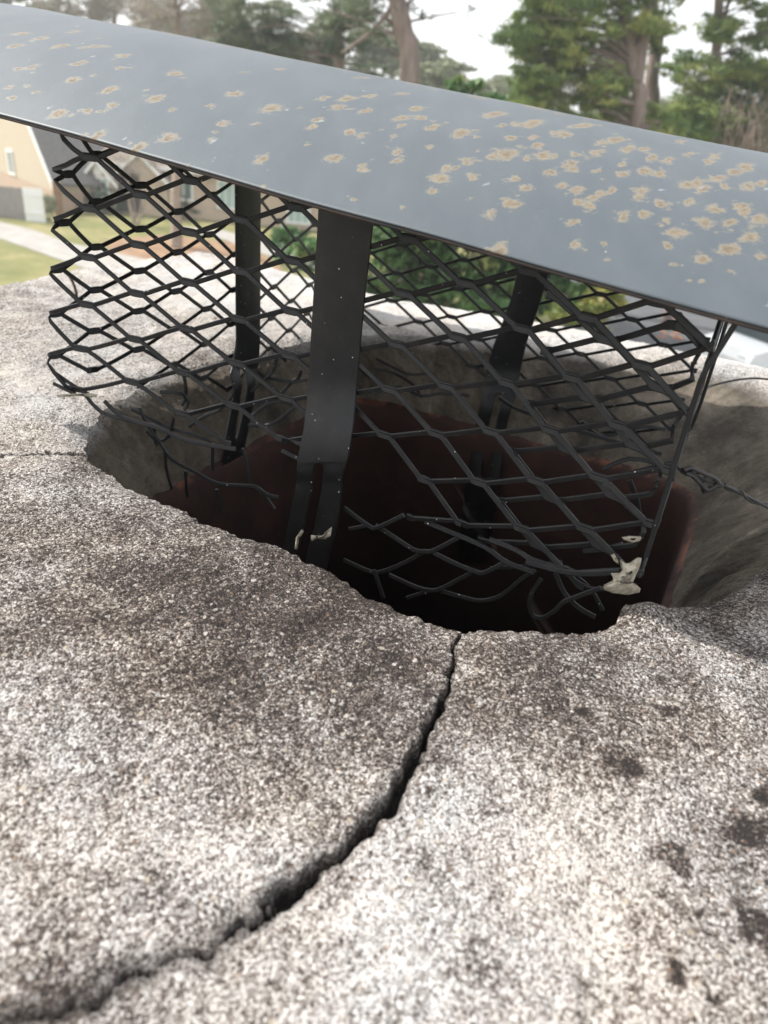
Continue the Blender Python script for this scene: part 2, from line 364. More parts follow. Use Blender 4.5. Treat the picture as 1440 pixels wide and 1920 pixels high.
# cracks
wx=X+.0026*vnoise(X,Y,.008,61)+.0020*vnoise(X,Y,.0032,62)+.0012*vnoise(X,Y,.0016,65); wy=Y+.0026*vnoise(X,Y,.008,63)+.0020*vnoise(X,Y,.0032,64)+.0012*vnoise(X,Y,.0016,67)
D1,sd,ar=seg_dist(wx,wy,CR1); top=np.zeros_like(Z); top[nw-3:]=1
hw=.0008+.0007*sstep(.02,.07,ar)-.0010*sstep(.11,.15,ar)+.0011*vnoise(ar,ar*0,.010,66)+.0006*vnoise(ar,ar*0+sd*.01,.004,69)
dep=(1-sstep(hw*.55,hw*1.35,D1))*top
wide=(1-sstep(hw,hw+.0030+.0035*sstep(.09,.13,ar),D1))*top*sstep(.0,.06,ar)
fade=1-.75*sstep(.115,.165,ar)
Z=Z-dep*.0085*fade-wide*.0024*(.4+.6*(sd>0))*(1+.8*vnoise(X,Y,.004,68))
Z=Z+np.where(sd>0,.0014,0)*np.exp(-D1/.02)*top*sstep(.01,.06,ar)
D2,_,_=seg_dist(wx,wy,CR2); dep2=(1-sstep(.0007,.0022,D2))*top; Z=Z-dep2*.005
Z[-5:]=Z[-6]-np.array([.002,.012,.04,.09,.16])[:,None]
crk=np.clip(dep*.92+dep2*.95+wide*(.30+.35*sstep(.10,.14,ar)),0,1)
# tone field: stained and pale mortar, with the sunlit back crown painted whiter (px in the photo -> place on the slab)
TONES=[((480,1130),.075,-.12),((250,1180),.05,-.05),((700,1330),.03,-.08),((560,1400),.02,-.05),((1100,1260),.03,-.06),((1100,1700),.06,.11),((300,1750),.05,.05),((1330,1300),.02,.04),((100,1640),.05,.16),((40,1400),.035,.08),((300,1350),.012,.16),((420,1560),.012,.10),((60,700),.10,.42),((600,1080),.05,-.16),((330,1120),.035,-.12),((720,1250),.022,-.10),((620,1200),.03,-.12),((1000,1230),.03,-.13),((1250,1260),.022,-.04),
 ((1150,1440),.008,-.16),((1050,1330),.012,-.10),((1380,1240),.03,-.03),((1190,1270),.005,.22),((1360,1400),.012,.14),((1000,1600),.03,.10),((1200,1750),.025,.10),((800,1750),.03,.10),((600,1850),.03,.10),((1050,1850),.03,.10),((1400,1300),.02,.02),((860,1450),.01,.05),
 ((450,530),.17,.75),((1000,600),.14,.75),((1440,690),.08,.4),((560,1265),.009,.12),((480,1420),.01,.04),((250,1000),.03,-.05),((150,1020),.03,.06),((500,1800),.012,-.10),((90,1870),.012,-.25),((230,1640),.016,-.08)]
tn=np.full(Z.shape,.50)
for (px,py),rad,v in TONES:
    c=onz(px,py,ZC); tn=tn+v*np.exp(-((X-c[0])**2+(Y-c[1])**2)/(rad**2))
SPOT=[((1252,1612),.0058,.0042),((1400,1560),.0065,.0060),((1190,1450),.0042,.0035),((1268,1828),.0024,.0020),((1335,1862),.0022,.0018),((1420,1740),.0060,.0060),((800,1480),.0016,.0014),((1090,1340),.003,.002),((1440,1500),.004,.004),((1240,1340),.005,.003)]
sx_=X+.004*vnoise(X,Y,.006,71); sy_=Y+.004*vnoise(X,Y,.006,72)
for (px,py),a_,b_ in SPOT:
    c=onz(px,py,ZC); q=np.sqrt(((sx_-c[0])/a_)**2+((sy_-c[1])/b_)**2); tn=tn-.55*(1-sstep(.55,1.25,q))
tn=tn+.12*vnoise(X,Y,.03,81)+.26*vnoise(X,Y,.013,82)+.10*vnoise(X,Y,.020,86)+.15*vnoise(X,Y,.005,83)
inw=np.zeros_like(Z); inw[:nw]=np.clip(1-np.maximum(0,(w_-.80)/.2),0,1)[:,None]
stq=np.array([onz(1285,1085,-.215)[:2],onz(1345,1030,-.205)[:2],onz(1400,985,-.195)[:2],onz(1440,965,-.19)[:2]])
Ds,_,_=seg_dist(X+.004*vnoise(X,Y,.01,84),Y+.004*vnoise(X,Y,.01,85),[tuple(p) for p in stq]); streak=np.zeros_like(Z); streak[:nw]=np.exp(-(Ds[:nw]/.0035)**2)
V=np.stack([X,Y,Z],-1).reshape(-1,3)
ii=np.arange(nr-1)[:,None]*na; jj=np.arange(na)[None,:]; j2=(jj+1)%na
Fq=np.stack([ii+jj,ii+na+jj,ii+na+j2,ii+j2],-1).reshape(-1,4)[:, ::-1]
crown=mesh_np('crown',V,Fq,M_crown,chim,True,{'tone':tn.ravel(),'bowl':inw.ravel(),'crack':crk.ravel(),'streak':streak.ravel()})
# flue tile
TI=sq_outline(240,(T1-T0)/2,(S1-S0)/2,RC); TE=sq_outline(240,(T1-T0)/2+.02,(S1-S0)/2+.02,RC)
def loft(name,loops,mat_,parent,smooth=True,cap=False):
    m=len(loops[0]); V=np.concatenate(loops); Fs=[]
    for i in range(len(loops)-1):
        for j in range(m): Fs.append((i*m+j,i*m+(j+1)%m,(i+1)*m+(j+1)%m,(i+1)*m+j))
    if cap: Fs.append(tuple((len(loops)-1)*m+j for j in range(m)))
    return mesh_np(name,V,Fs,mat_,parent,smooth)
def lp(P,z): 
    zz=np.full(len(P),z) if np.isscalar(z) else z
    return np.c_[P,zz]
jag=.0022*vnoise(TI[:,0],TI[:,1],.012,91)+.0015*vnoise(TI[:,0],TI[:,1],.004,92)
loops=[lp(TE,ZT-.05),lp(TE,ZT-.004),lp(TI*.45+TE*.55,ZT+.001+jag),lp(TI*.8+TE*.2,ZT+.0012+jag),lp(TI,ZT-.003+jag)]+[lp(TI,ZT-.003-.02*i) for i in range(1,17)]+[lp(TI,-1.5)]
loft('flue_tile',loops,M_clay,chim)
loft('dark_flue_floor',[lp(TE,-1.45),lp(TE*0+TE.mean(0),-1.46)],M_flue_dark,chim)  # unseen dark floor added to keep the flue interior black
# brick stack below the slab
st=MB(); e=.03
def brick_ring():
    z0,z1=-8.6,ZC-.13
    A=[DN(d0+e,n0+e),DN(d1-e,n0+e),DN(d1-e,n1-e),DN(d0+e,n1-e)]
    for i in range(4):
        a,b=A[i],A[(i+1)%4]; st.quad((*a,z0),(*b,z0),(*b,z1),(*a,z1))
brick_ring()
def brick_mat(b,N,L,t):
    tc=N('ShaderNodeTexCoord'); br=N('ShaderNodeTexBrick',Scale=4.); L(tc.outputs['Object'],br.inputs[0])
    mp=N('ShaderNodeMapping'); mp.inputs['Rotation'].default_value=(R_(90),0,0); L(tc.outputs['Object'],mp.inputs[0]); L(mp.outputs[0],br.inputs[0])
    br.inputs['Color1'].default_value=(.28,.12,.08,1); br.inputs['Color2'].default_value=(.35,.17,.11,1); br.inputs['Mortar'].default_value=(.4,.37,.33,1)
    L(br.outputs[0],b.inputs['Base Color']); b.inputs['Roughness'].default_value=.9
M_brick=mat('brick',brick_mat)
st.build('brick_stack',M_brick,chim)

# ================================================================== CHIMNEY CAP
cap=empty('flue_cap',(*DN(-.17,.43),-.16)); tag(cap,'square chimney cap with rust-spotted grey lid, torn black mesh sides and steel straps','chimney cap')
Cf=np.array([(-.187,.392),(-.159,.385),(-.108,.368),(-.05,.343),(0,.318),(.05,.289),(.106,.255)])
Cl=np.array([(-.057,.66),(-.10,.55),(-.122,.49),(-.152,.436),(-.187,.392)])
Cb=np.array([(.2225,.53),(.10,.595),(0,.644),(-.057,.66)])
Cr=np.array([(.2225,.53),(.184,.44),(.1445,.345),(.106,.255)])
def dense(C):
    P=np.array(smooth_path([np.r_[c,0] for c in C],8))[:,:2]; s=np.r_[0,np.cumsum(np.linalg.norm(np.diff(P,axis=0),axis=1))]; return P,s
Pl,sl_=dense(Cl); Pf,sf=dense(Cf); Pb,sb=dense(Cb); Pr,sr=dense(Cr[::-1])
PATH=np.concatenate([Pb,Pl[1:],Pf[1:],Pr[1:]])
SARC=np.r_[0,np.cumsum(np.linalg.norm(np.diff(PATH,axis=0),axis=1))]; SARC-=SARC[len(Pb)+len(Pl)-2]   # 0 at the left fold
LFa=sf[-1]; 
def surf(s,z,off=0.):
    x=np.interp(s,SARC,PATH[:,0]); y=np.interp(s,SARC,PATH[:,1])
    x2=np.interp(s+.004,SARC,PATH[:,0]); y2=np.interp(s+.004,SARC,PATH[:,1]); x1=np.interp(s-.004,SARC,PATH[:,0]); y1=np.interp(s-.004,SARC,PATH[:,1])
    x+=(.16*(z+.065)+.0045)*math.exp(-(s/.016)**2)
    tx,ty=x2-x1,y2-y1; q=math.hypot(tx,ty)+1e-9; nx,ny=ty/q,-tx/q     # outward
    return np.array([x+nx*off,y+ny*off,z]), np.array([nx,ny,0.])
CTRL=[(0,0,32.8,-37.4),(0,-2,27.4,-60.7),(1,-1,57.5,-51.4),(2,0,86.2,-41.7),(1,-3,55.2,-74.6),(2,-2,84.4,-64.5),(3,-1,116.1,-53.9),(0,-4,23.9,-84.6),(1,-5,52.5,-98.8),(2,-4,82.9,-88.2),(3,-3,114.8,-77.0),(0,-6,20.3,-109.3),(1,-7,49.0,-123.6),(2,-6,79.9,-111.9),(3,-5,113.7,-100.1),(4,-4,144.1,-90.6),(4,-2,142.2,-67.9),(0,-8,15.6,-134.1),(2,-8,78.4,-135.1),(3,-7,112.2,-122.1),(4,-6,143.6,-111.9),(1,-9,42.6,-147.9),(4,0,143.3,-45.4),(6,0,200.5,-49.6),(6,-2,200.1,-72.0),(6,-4,199.3,-94.4),(7,-3,227.4,-83.6),(7,-1,228.8,-61.9),(8,-2,256.9,-73.2),(8,0,252.8,-52.9),(8,-4,256.7,-96.2),(6,-6,197.2,-115.4),(7,-5,226.1,-105.9),(6,-8,198.1,-137.5),(7,-7,224.9,-128.2),(8,-6,250.9,-118.7),(6,-10,194.5,-159.7),(7,-9,221.6,-152.9),(8,-8,247.5,-144.9),(9,-7,274.2,-135.0),(9,-5,272.0,-112.1),(9,-3,278.2,-89.1),(9,-1,281.3,-64.3),(0,-10,11.5,-158.9),(2,-10,76.3,-158.7),(3,-9,108.0,-146.8),(4,-8,141.6,-134.1),(4,-10,141.0,-155.9),(7,-11,212.9,-175.1),(8,-10,244.2,-167.9),(11,-1,326.4,-64.3),(11,-3,326.8,-88.5),(11,-5,325.3,-111.8),(11,-7,324.1,-135.8),(-1,-3,-8.5,-72.8),(-1,-1,-12.4,-49.5),(-2,-2,-29.4,-62.3),(-2,-4,-26.0,-85.2),(-3,-1,-53.4,-53.5),(-3,-3,-51.5,-76.3),(-3,-5,-47.9,-98.7),(-3,-7,-45.3,-121.8),(-4,-2,-78.2,-68.2),(-4,-4,-75.8,-90.7),(-4,-6,-74.2,-113.9),(-5,-5,-103.7,-105.8),(-5,-7,-102.8,-129.2),(-8,-2,-192.3,-83.9),(-8,-4,-192.4,-106.8),(-8,-6,-193.4,-131.1),(-8,-8,-192.7,-155.0),(-9,-3,-219.0,-99.2),(-9,-5,-217.2,-122.1),(-10,-2,-243.2,-91.6),(-14,-4,-352.6,-128.5),(-15,-3,-379.0,-118.8),(-16,-2,-407.1,-109.4),(-16,-4,-407.1,-131.4),(-17,-5,-432.9,-145.9),(-16,-6,-399.7,-156.7),(-15,-7,-371.6,-166.6),(-14,-8,-345.3,-176.3),(-20,-2,-518.3,-114.8),(-22,-4,-580.0,-139.6),(-19,-3,-490.6,-124.7)]
C_=np.array(CTRL,float); C_[:,2:]/=1000
def basis(h,g): return np.stack([np.ones_like(h),h,g,h*g*.1,(h*h)*.02,(h**3)*.001],-1)
def face_fit(mask):
    r=C_[mask]; B=basis(r[:,0],r[:,1]); lam=np.diag([0,0,0,.5,.5,.5])*.02
    co=np.linalg.solve(B.T@B+lam,B.T@r[:,2:4]); res=r[:,2:4]-B@co; K=np.exp(-((r[:,None,0]-r[None,:,0])**2+(r[:,None,1]-r[None,:,1])**2)/8.)
    wgt=np.linalg.solve(K+.12*np.eye(len(r)),res); return r,co,wgt
FF=face_fit(C_[:,0]>=0)
def lin_fit(mask):
    r=C_[mask]; B=np.stack([np.ones(len(r)),r[:,0],r[:,1]],-1); co=np.linalg.lstsq(B,r[:,2:4],rcond=None)[0]; return r,co
FL=lin_fit((C_[:,0]<0)&(C_[:,0]>-12)); FBk=lin_fit(C_[:,0]<=-12)
def node(h,g):
    h=float(h);g=float(g)
    def front(hh):
        r,co,wg=FF; v=basis(np.array(hh),np.array(g))@co; K=np.exp(-((hh-r[:,0])**2+(g-r[:,1])**2)/8.); return v+K@wg
    def lin(F,hh): return np.array([1,hh,g])@F[1]
    if h>=0: 
        if h<=11: return front(h)
        v=front(11); return np.array([v[0]+(h-11)*.0262, v[1]+(h-11)*.0005])
    if h>-12.5:
        v=lin(FL,h)
        if abs(h+1)<.01: return np.array([min(-.0143-.00195*g,-.004), lin(FL,-1)[1]*.5+front(0)[1]*.5])
        if h>-2:
            t=-h/2; v=front(0)*(1-t)+np.array([h*.0265*1,0])*(1-t)+v*t if h<0 else v
        if h<-10: t=(-h-10)/2.5; v=v*(1-t)+lin(FBk,h)*t
        return v
    return lin(FBk,h)
E0=np.array([-.177,.343,-.0215]); E1=np.array([.102,.213,-.0455]); ED=(E1-E0)/np.linalg.norm(E1[:2]-E0[:2])   # lid edge, per metre of d
eN=float(E0[:2]@NV); eD=float(E0[:2]@DV); LD0,LD1=-.495,.022; LW=.362; RISE=.0378
def lid_z(x,y):
    d=x*DV[0]+y*DV[1]; n=x*NV[0]+y*NV[1]-eN; q=min(1,abs((n-LW/2)/(LW/2))); return E0[2]+(d-eD)*ED[2]+RISE*(1-q**2.15)
strand=MB()
def ribbon(pts, wd, th, tilt, off):
    # pts: list of (s,z); flattened strip following the screen's surface
    n=len(pts); V=[];Fs=[]
    P=[];Nn=[]
    for s,z in pts: p,nn=surf(s,z,off); P.append(p);Nn.append(nn)
    P=np.array(P)
    for i in range(n):
        t=P[min(i+1,n-1)]-P[max(i-1,0)]; t/=np.linalg.norm(t)+1e-9
        nn=Nn[i]-t*np.dot(Nn[i],t); nn/=np.linalg.norm(nn); b=np.cross(nn,t)
        b2=b*math.cos(tilt)+nn*math.sin(tilt); n2=nn*math.cos(tilt)-b*math.sin(tilt)
        for u,v in ((-1,-.55),(-.8,-1),(.8,-1),(1,-.55),(1,.55),(.8,1),(-.8,1),(-1,.55)):
            V.append(P[i]+b2*u*wd[i]/2+n2*v*th/2)
    for i in range(n-1):
        for k_ in range(8): Fs.append((i*8+k_,i*8+(k_+1)%8,(i+1)*8+(k_+1)%8,(i+1)*8+k_))
    Fs+= [tuple(range(8))[::-1], tuple((n-1)*8+k_ for k_ in range(8))]
    strand.add(V,Fs)
def sub(h0,g0,h1,g1,stub=1.):
    """one half-cell strand between two bonds: flat on the bond, S-curve between"""
    a=node(h0,g0); b=node(h1,g1); e=b-a; pts=[];wd=[]
    for t in (0,.05,.10,.14,.19,.28,.5,.72,.81,.86,.90,.95,1):
        if t>stub: break
        # bonds are long and level: hold z near the ends
        lev=np.array([e[0]*t, 0.]); 
        tz=np.clip((t-.10)/.80,0,1); tz=tz+.0*math.sin(2*math.pi*tz)
        pts.append((a[0]+e[0]*t, a[1]+e[1]*tz))
        wd.append(.0023 if .12<t<.88 else .0037)
    return pts,wd
GMIN={0:-10,1:-9,2:-10,3:-11,4:-10,5:-9,6:-10,7:-11,8:-10,9:-9,10:-10,11:-9,12:-10,-1:-9,-2:-10,-3:-11,-4:-10,-5:-11}
def gmin(h):
    if h in GMIN: return GMIN[h]
    if h<-5 and h>=-13: return -12 if h%2==0 else -11
    if h<-13: return -12 if h%2==0 else -11
    return -10
SKIP={((3,-11),(4,-10)),((-3,-11),(-2,-10)),((5,-9),(6,-10)),((6,-10),(7,-9)),((6,-10),(7,-11)),((-10,-12),(-9,-11)),((-9,-11),(-8,-12)),((-17,-11),(-16,-12)),((-7,-11),(-6,-10)),((-20,-12),(-19,-11))}
def gmax(h): return 2 if h%2==0 else 1
for h in range(-24,20):
    for g in range(-13,3):
        if (h+g)%2: continue
        if g<gmin(h) or g>gmax(h): continue
        for dg,tilt,off in ((1,R_(16),.0),(-1,R_(-16),.00035)):
            h1,g1=h+1,g+dg
            if g1<gmin(h1) or g1>gmax(h1): continue
            if ((h,g),(h1,g1)) in SKIP: continue
            if h1>19: continue
            if min(node(h,g)[0],node(h1,g1)[0])<SARC[0]+.002 or max(node(h,g)[0],node(h1,g1)[0])>SARC[-1]-.002: continue
            if h>=9 or h<-13:
                A_,B_=node(h,g),node(h1,g1); pA,pB=surf(*A_)[0],surf(*B_)[0]
                if A_[1]>lid_z(*pA[:2])-.003 or B_[1]>lid_z(*pB[:2])-.003: continue
            p,wd=sub(h,g,h1,g1); ribbon(p,wd,.00125 if dg>0 else .00110,tilt*.7,off)
# broken stubs along the torn lower edge
def on_front(px,py,off=0.):
    # nearest point of the front face seen along that sight line
    r=ray(px,py); best=None
    for i in range(len(Pf)-1):
        a,b=Pf[i],Pf[i+1]; e_=b-a; A=np.array([r[:2],-e_]).T
        t,u=np.linalg.solve(A,a); pen=max(0,-u,u-1)
        if best is None or pen<best[0]: best=(pen,r*t,e_)
    p=best[1]; e_=best[2]/np.linalg.norm(best[2]); n_=np.array([e_[1],-e_[0],0]); return p+n_*off
LOOSE=[ # traced torn strands (photo px), offset from the face in m
 ([(645,952),(690,985),(708,989),(757,966)],0,.0030),([(655,992),(690,985)],.0,.0026),
 ([(700,988),(735,1010),(772,1034),(792,1037),(810,1035),(858,1010)],-.002,.0030),
 ([(790,1039),(750,1062),(706,1079),(684,1077),(637,1056)],-.004,.0030),
 ([(810,1040),(850,1060),(885,1074),(905,1077),(948,1055)],-.002,.0030),
 ([(709,1062),(717,1085),(727,1115)],.004,.0028),
 ([(722,1084),(760,1102),(785,1111),(812,1113),(850,1095),(882,1078)],-.004,.0030),
 ([(755,1128),(790,1117)],-.004,.0028),([(815,1118),(860,1131),(893,1137),(930,1127),(965,1098),(992,1080)],-.006,.0028),
 ([(795,980),(858,1006),(910,1029),(948,1056),(1000,1075)],-.001,.0030),
 ([(920,1010),(970,1030),(1000,1048),(1060,1066)],.001,.0030),([(905,1079),(980,1075),(1040,1068)],-.008,.0024),
 ([(1000,1110),(997,1130),(1003,1150),(1022,1154),(1045,1140),(1060,1125),(1085,1115),(1130,1098)],.002,.0028),
 ([(1035,1082),(1052,1120),(1080,1148),(1110,1165)],-.004,.0030),([(1060,1090),(1095,1120),(1118,1160)],-.008,.0026),
 ([(1000,1108),(1018,1082)],.002,.0026),
 ([(990,1050),(1060,1068),(1110,1072),(1165,1068)],.002,.0034),([(1075,1055),(1110,1052),(1150,1042)],-.012,.0028),
 # left torn edge
 ([(250,770),(262,800),(285,832),(310,868),(355,893),(395,914),(440,918),(468,921),(490,936),(511,941)],-.006,.0028),
 ([(468,921),(485,938),(503,963)],-.006,.0026),([(447,845),(456,880),(462,912)],-.004,.0024),
 ([(222,780),(262,800),(300,818),(348,832),(372,845),(374,880),(376,897)],-.012,.0026),
 ([(290,860),(292,890),(303,930)],-.010,.0024),([(328,895),(330,930),(333,945)],-.010,.0024),([(394,925),(399,945),(403,968)],-.006,.0026),
 ([(272,803),(275,835),(280,845)],-.008,.0026),([(200,750),(235,780),(300,800),(350,822),(420,836),(447,840)],.002,.0032),
 ([(255,820),(275,838),(295,830),(305,795)],-.010,.0024),([(315,822),(345,800),(370,790),(395,760)],-.02,.0024),
 ([(107,699),(140,722),(175,742)],.001,.0026),([(109,715),(150,735)],.004,.0026),([(156,731),(190,770),(245,787)],.001,.003),
 ([(545,822),(575,840)],0,.003),([(520,850),(560,870)],-.004,.0026)]
def free_strand(P3,width,th=.0016):
    P3=smooth_path(P3,3); n=len(P3); V=[];Fs=[]
    for i in range(n):
        t=P3[min(i+1,n-1)]-P3[max(i-1,0)]; t/=np.linalg.norm(t)+1e-9
        nn=np.array([-NV[0],-NV[1],.25]); nn=nn-t*np.dot(nn,t); nn/=np.linalg.norm(nn)+1e-9; b=np.cross(nn,t)
        for u,v in ((-1,-.55),(-.7,-1),(.7,-1),(1,-.55),(1,.55),(.7,1),(-.7,1),(-1,.55)): V.append(P3[i]+b*u*width/2+nn*v*th/2)
    for i in range(n-1):
        for k_ in range(8): Fs.append((i*8+k_,i*8+(k_+1)%8,(i+1)*8+(k_+1)%8,(i+1)*8+k_))
    Fs+=[tuple(range(8))[::-1],tuple((n-1)*8+k_ for k_ in range(8))]; strand.add(V,Fs)
for P,off,wd in LOOSE: free_strand([on_front(x,y,off) for x,y in P],wd*.74,.0013)
# torn, curled strands at the back of the screen
for P,Yd in (([(519,672),(512,695),(500,707),(470,735)],.50),([(565,694),(560,708),(548,716),(527,737)],.52),([(500,707),(520,712),(548,716),(580,712)],.51),([(471,781),(497,760),(520,752),(550,758)],.47),([(465,797),(500,798),(525,785),(553,762)],.47),
             ([(330,690),(345,705),(348,740),(340,760)],.44),([(300,735),(340,738),(352,755),(345,768)],.43),([(705,672),(740,690),(770,702),(800,700)],.58),([(700,690),(740,700),(775,722),(790,745)],.585),([(700,740),(745,725),(790,742),(830,738),(880,742)],.56),([(660,680),(700,712),(735,728)],.57),
             ([(935,745),(965,765),(1000,778)],.50),([(1060,800),(1110,815),(1180,835),(1240,850)],.42),([(1130,880),(1180,860),(1240,870)],.36),([(1170,890),(1210,880),(1260,868)],.33),([(1180,900),(1195,940),(1200,985)],.30),([(1090,790),(1130,818),(1200,800),(1250,806)],.45)):
    free_strand([atY(x,y,Yd) for x,y in P],.0023,.0013)
# second layer of the screen lapped over the front right
def lap():
    for h in range(8,12):
        for g in range(-10,1):
            if (h+g)%2: continue
            for dg in (1,-1):
                if h+1>11 or g+dg>0 or g+dg<-10: continue
                a=node(h,g)+[.0075,-.0075]; b=node(h+1,g+dg)+[.0075,-.0075]; pts=[];wd=[]
                if max(a[1],b[1])>-.056: continue
                for t in (0,.06,.12,.2,.5,.8,.88,.94,1):
                    tz=np.clip((t-.1)/.8,0,1); pts.append((min(a[0]+(b[0]-a[0])*t,LFa+.004),a[1]+(b[1]-a[1])*tz)); wd.append(.0023 if .13<t<.87 else .0035)
                ribbon(pts,wd,.0012,R_(10)*dg,-.0042 if dg>0 else -.0038)
lap()
fold=[surf(LFa-.0005,z,.0010)[0] for z in np.linspace(-.040,-.150,14)]
fold=[p+np.array([.020*max(0,(z+.075))/.035*.5,0,0]) for p,z in zip(fold,np.linspace(-.040,-.150,14))]
free_strand(fold,.0020,.0016)
strand.build('mesh_screen',M_black,cap,smooth=False)

# lid
E0=np.array([-.177,.343,-.0215]); E1=np.array([.102,.213,-.0455]); ED=(E1-E0)/np.linalg.norm(E1[:2]-E0[:2])   # per metre of d
eN=float(E0[:2]@NV); eD=float(E0[:2]@DV)
LD0,LD1=-.495,.022; LW=.362; RISE=.0378
def lidpt(d,n,dz=0):
    z=E0[2]+(d-eD)*ED[2]; q=(n-LW/2)/(LW/2); zz=z+RISE*(1-abs(q)**2.15)
    p=DN(d,eN+n); return np.stack([np.broadcast_to(p[0],np.shape(zz)),np.broadcast_to(p[1],np.shape(zz)),zz+dz],-1) if np.isscalar(d) else None
nd_,nn_=560,300
dl=np.linspace(LD0,LD1,nd_); nl=np.r_[np.linspace(0,.02,24)[:-1],np.linspace(.02,LW,nn_)]
DD,NN=np.meshgrid(dl,nl,indexing='ij')
q=(NN-LW/2)/(LW/2)
ZL=E0[2]+(DD-eD)*ED[2]+RISE*(1-np.abs(q)**2.15)+.0022*vnoise(DD,NN,.12,101)+.0008*vnoise(DD,NN,.045,102)
XL=DV[0]*DD+NV[0]*(eN+NN); YL=DV[1]*DD+NV[1]*(eN+NN)
SP=[(37,67,20),(75,75,20),(28,90,20),(140,63,14),(113,90,24),(155,93,10),(180,90,16),(200,91,10),(231,108,22),(150,122,22),(60,130,22),(30,134,16),(230,131,14),(135,154,28),(175,146,8),(205,172,30),(329,141,22),(16,167,16),(50,165,14),(73,177,14),(22,187,20),(290,189,34),(110,218,38),(162,213,20),(210,203,26),(192,214,16),(322,209,14),(440,178,26),(397,199,18),(509,204,30),(422,232,20),(478,230,10),(405,250,10),(318,260,30),(608,183,20),(650,184,28),(632,200,24),(695,178,16),(690,205,22),(597,224,20),(585,236,16),(653,246,20),(678,251,22),(560,202,10),(491,297,30),(624,294,30),(682,305,20),(678,316,20),(575,267,12),(665,370,16),(180,262,20),(255,283,22),(320,304,40),(415,85,10),(515,104,14),(528,130,10),(680,143,14),(460,136,8),(757,172,16),(783,199,20),(752,217,24),(788,216,22),(811,234,30),(752,233,18),(738,254,14),(865,245,36),(893,253,14),(747,283,22),(743,298,18),(877,297,24),(836,310,28),(854,308,20),(829,330,32),(887,327,22),(809,357,22),(878,371,12),(756,388,14),(808,270,14),(929,209,26),(941,230,14),(958,253,18),(1000,226,34),(978,228,20),(1060,248,24),(1040,245,16),(950,283,40),(925,287,20),(990,290,16),(1000,252,16),(1010,268,20),(1020,285,30),(1036,286,22),(1030,318,26),(965,329,22),(985,346,28),(962,377,32),(921,397,26),(934,464,30),(1055,340,22),(1083,351,30),(1090,372,26),(1108,380,30),(1078,410,22),(1082,455,28),(1133,452,18),(1135,480,12),(1170,394,34),(1130,355,22),(1150,348,22),(1114,363,20),(1070,300,22),(1075,310,22),(1120,281,28),(1095,230,24),(1130,262,22),(1155,258,26),(1180,274,30),(1210,275,16),(1170,302,20),(1172,320,24),(1118,312,16),(1080,283,16),(1225,290,22),(1255,295,22),(1212,315,26),(1240,320,22),(1205,350,30),(1200,362,24),(1245,375,26),(1270,428,30),(1252,404,16),(1215,395,22),(1237,413,14),(1295,372,22),(1290,340,24),(1310,335,24),(1320,350,28),(1340,385,28),(1327,410,28),(1360,345,20),(1295,285,18),(1370,410,30),(1345,430,14),(1250,452,24),(1320,478,38),(1313,515,18),(1290,515,12),(1373,460,34),(1390,380,24),(1400,390,30),(1410,437,36),(1425,405,34),(1278,262,16),(1330,300,22),(1350,330,24),(1380,320,24),(1400,310,30),(1330,578,40),(1268,485,16),(1375,500,16),(1430,340,24),(1430,470,16),(1405,345,26),(1340,290,20)]
spot=np.zeros_like(XL); pale=np.zeros_like(XL)
def stamp(arr,d,n,rd,rn,v=1.):
    i0,i1=np.searchsorted(dl,[d-rd*2.5,d+rd*2.5]); j0,j1=np.searchsorted(nl,[n-rn*2.5,n+rn*2.5]); 
    if i1<=i0 or j1<=j0: return
    sl=(slice(i0,i1),slice(j0,j1)); 
    k1=int(abs(d)*9999)%97; k2=int(abs(n)*9999)%89+100
    a=DD[sl]+.0026*vnoise(DD[sl],NN[sl],.0036,k1)+.0012*vnoise(DD[sl],NN[sl],.0014,k1+5); b=NN[sl]+.0030*vnoise(DD[sl],NN[sl],.0036,k2)+.0014*vnoise(DD[sl],NN[sl],.0014,k2+5)
    arr[sl]=np.maximum(arr[sl],v*np.exp(-(((a-d)/rd)**2+((b-n)/rn)**2)*.75))
def lid_hit(px,py):
    r=ray(px,py); lo,hi=.02,1.2
    ts=np.linspace(.12,.9,2600); P=np.outer(ts,r); d=P[:,:2]@DV; n=P[:,:2]@NV-eN
    z=E0[2]+(d-eD)*ED[2]+RISE*(1-np.abs((n-LW/2)/(LW/2))**2.15); g=P[:,2]-z; ok=(n>0)&(n<LW/2*1.2)
    idx=np.where(ok[:-1]&(g[:-1]>0)&(g[1:]<=0))[0]
    if len(idx)==0: return None
    i=idx[0]; return d[i],n[i],ts[i]
for px,py,wp in SP:
    h_=lid_hit(px,py)
    if h_ is None: continue
    d,n,t=h_; rad=wp*.5*t/F_*.98
    rad*=min(1.15,math.exp(rng.normal(-.04,.16))); u_,l_=lid_hit(px,py-wp*.30),lid_hit(px,py+wp*.30); rn=abs(u_[1]-l_[1])/2*1.05 if u_ and l_ else rad*2; rn=min(rn*.85,rad*4)
    stamp(spot,d,n,rad*.84,rn,1.15)
    for _ in range(3): stamp(spot,d+rng.normal(0,rad*.9),n+rng.normal(0,rn*.8),rad*.4,rn*.4,.70)
for _ in range(200):
    d=rng.uniform(LD0,LD1); n=rng.uniform(0,LW); rad=rng.uniform(.0004,.0013); stamp(pale if rng.random()<.5 else spot,d,n,rad,rad*1.5,.75)
for _ in range(330):      # the far half and the outer ends carry the same blooms
    d=rng.uniform(LD0,LD1); n=rng.uniform(LW*.46,LW); rad=rng.uniform(.0015,.0045); stamp(spot,d,n,rad,rad,1.1)
a_,b_=XL.shape
Vt=np.stack([XL,YL,ZL],-1).reshape(-1,3); Vb=Vt-np.array([0,0,.0007])
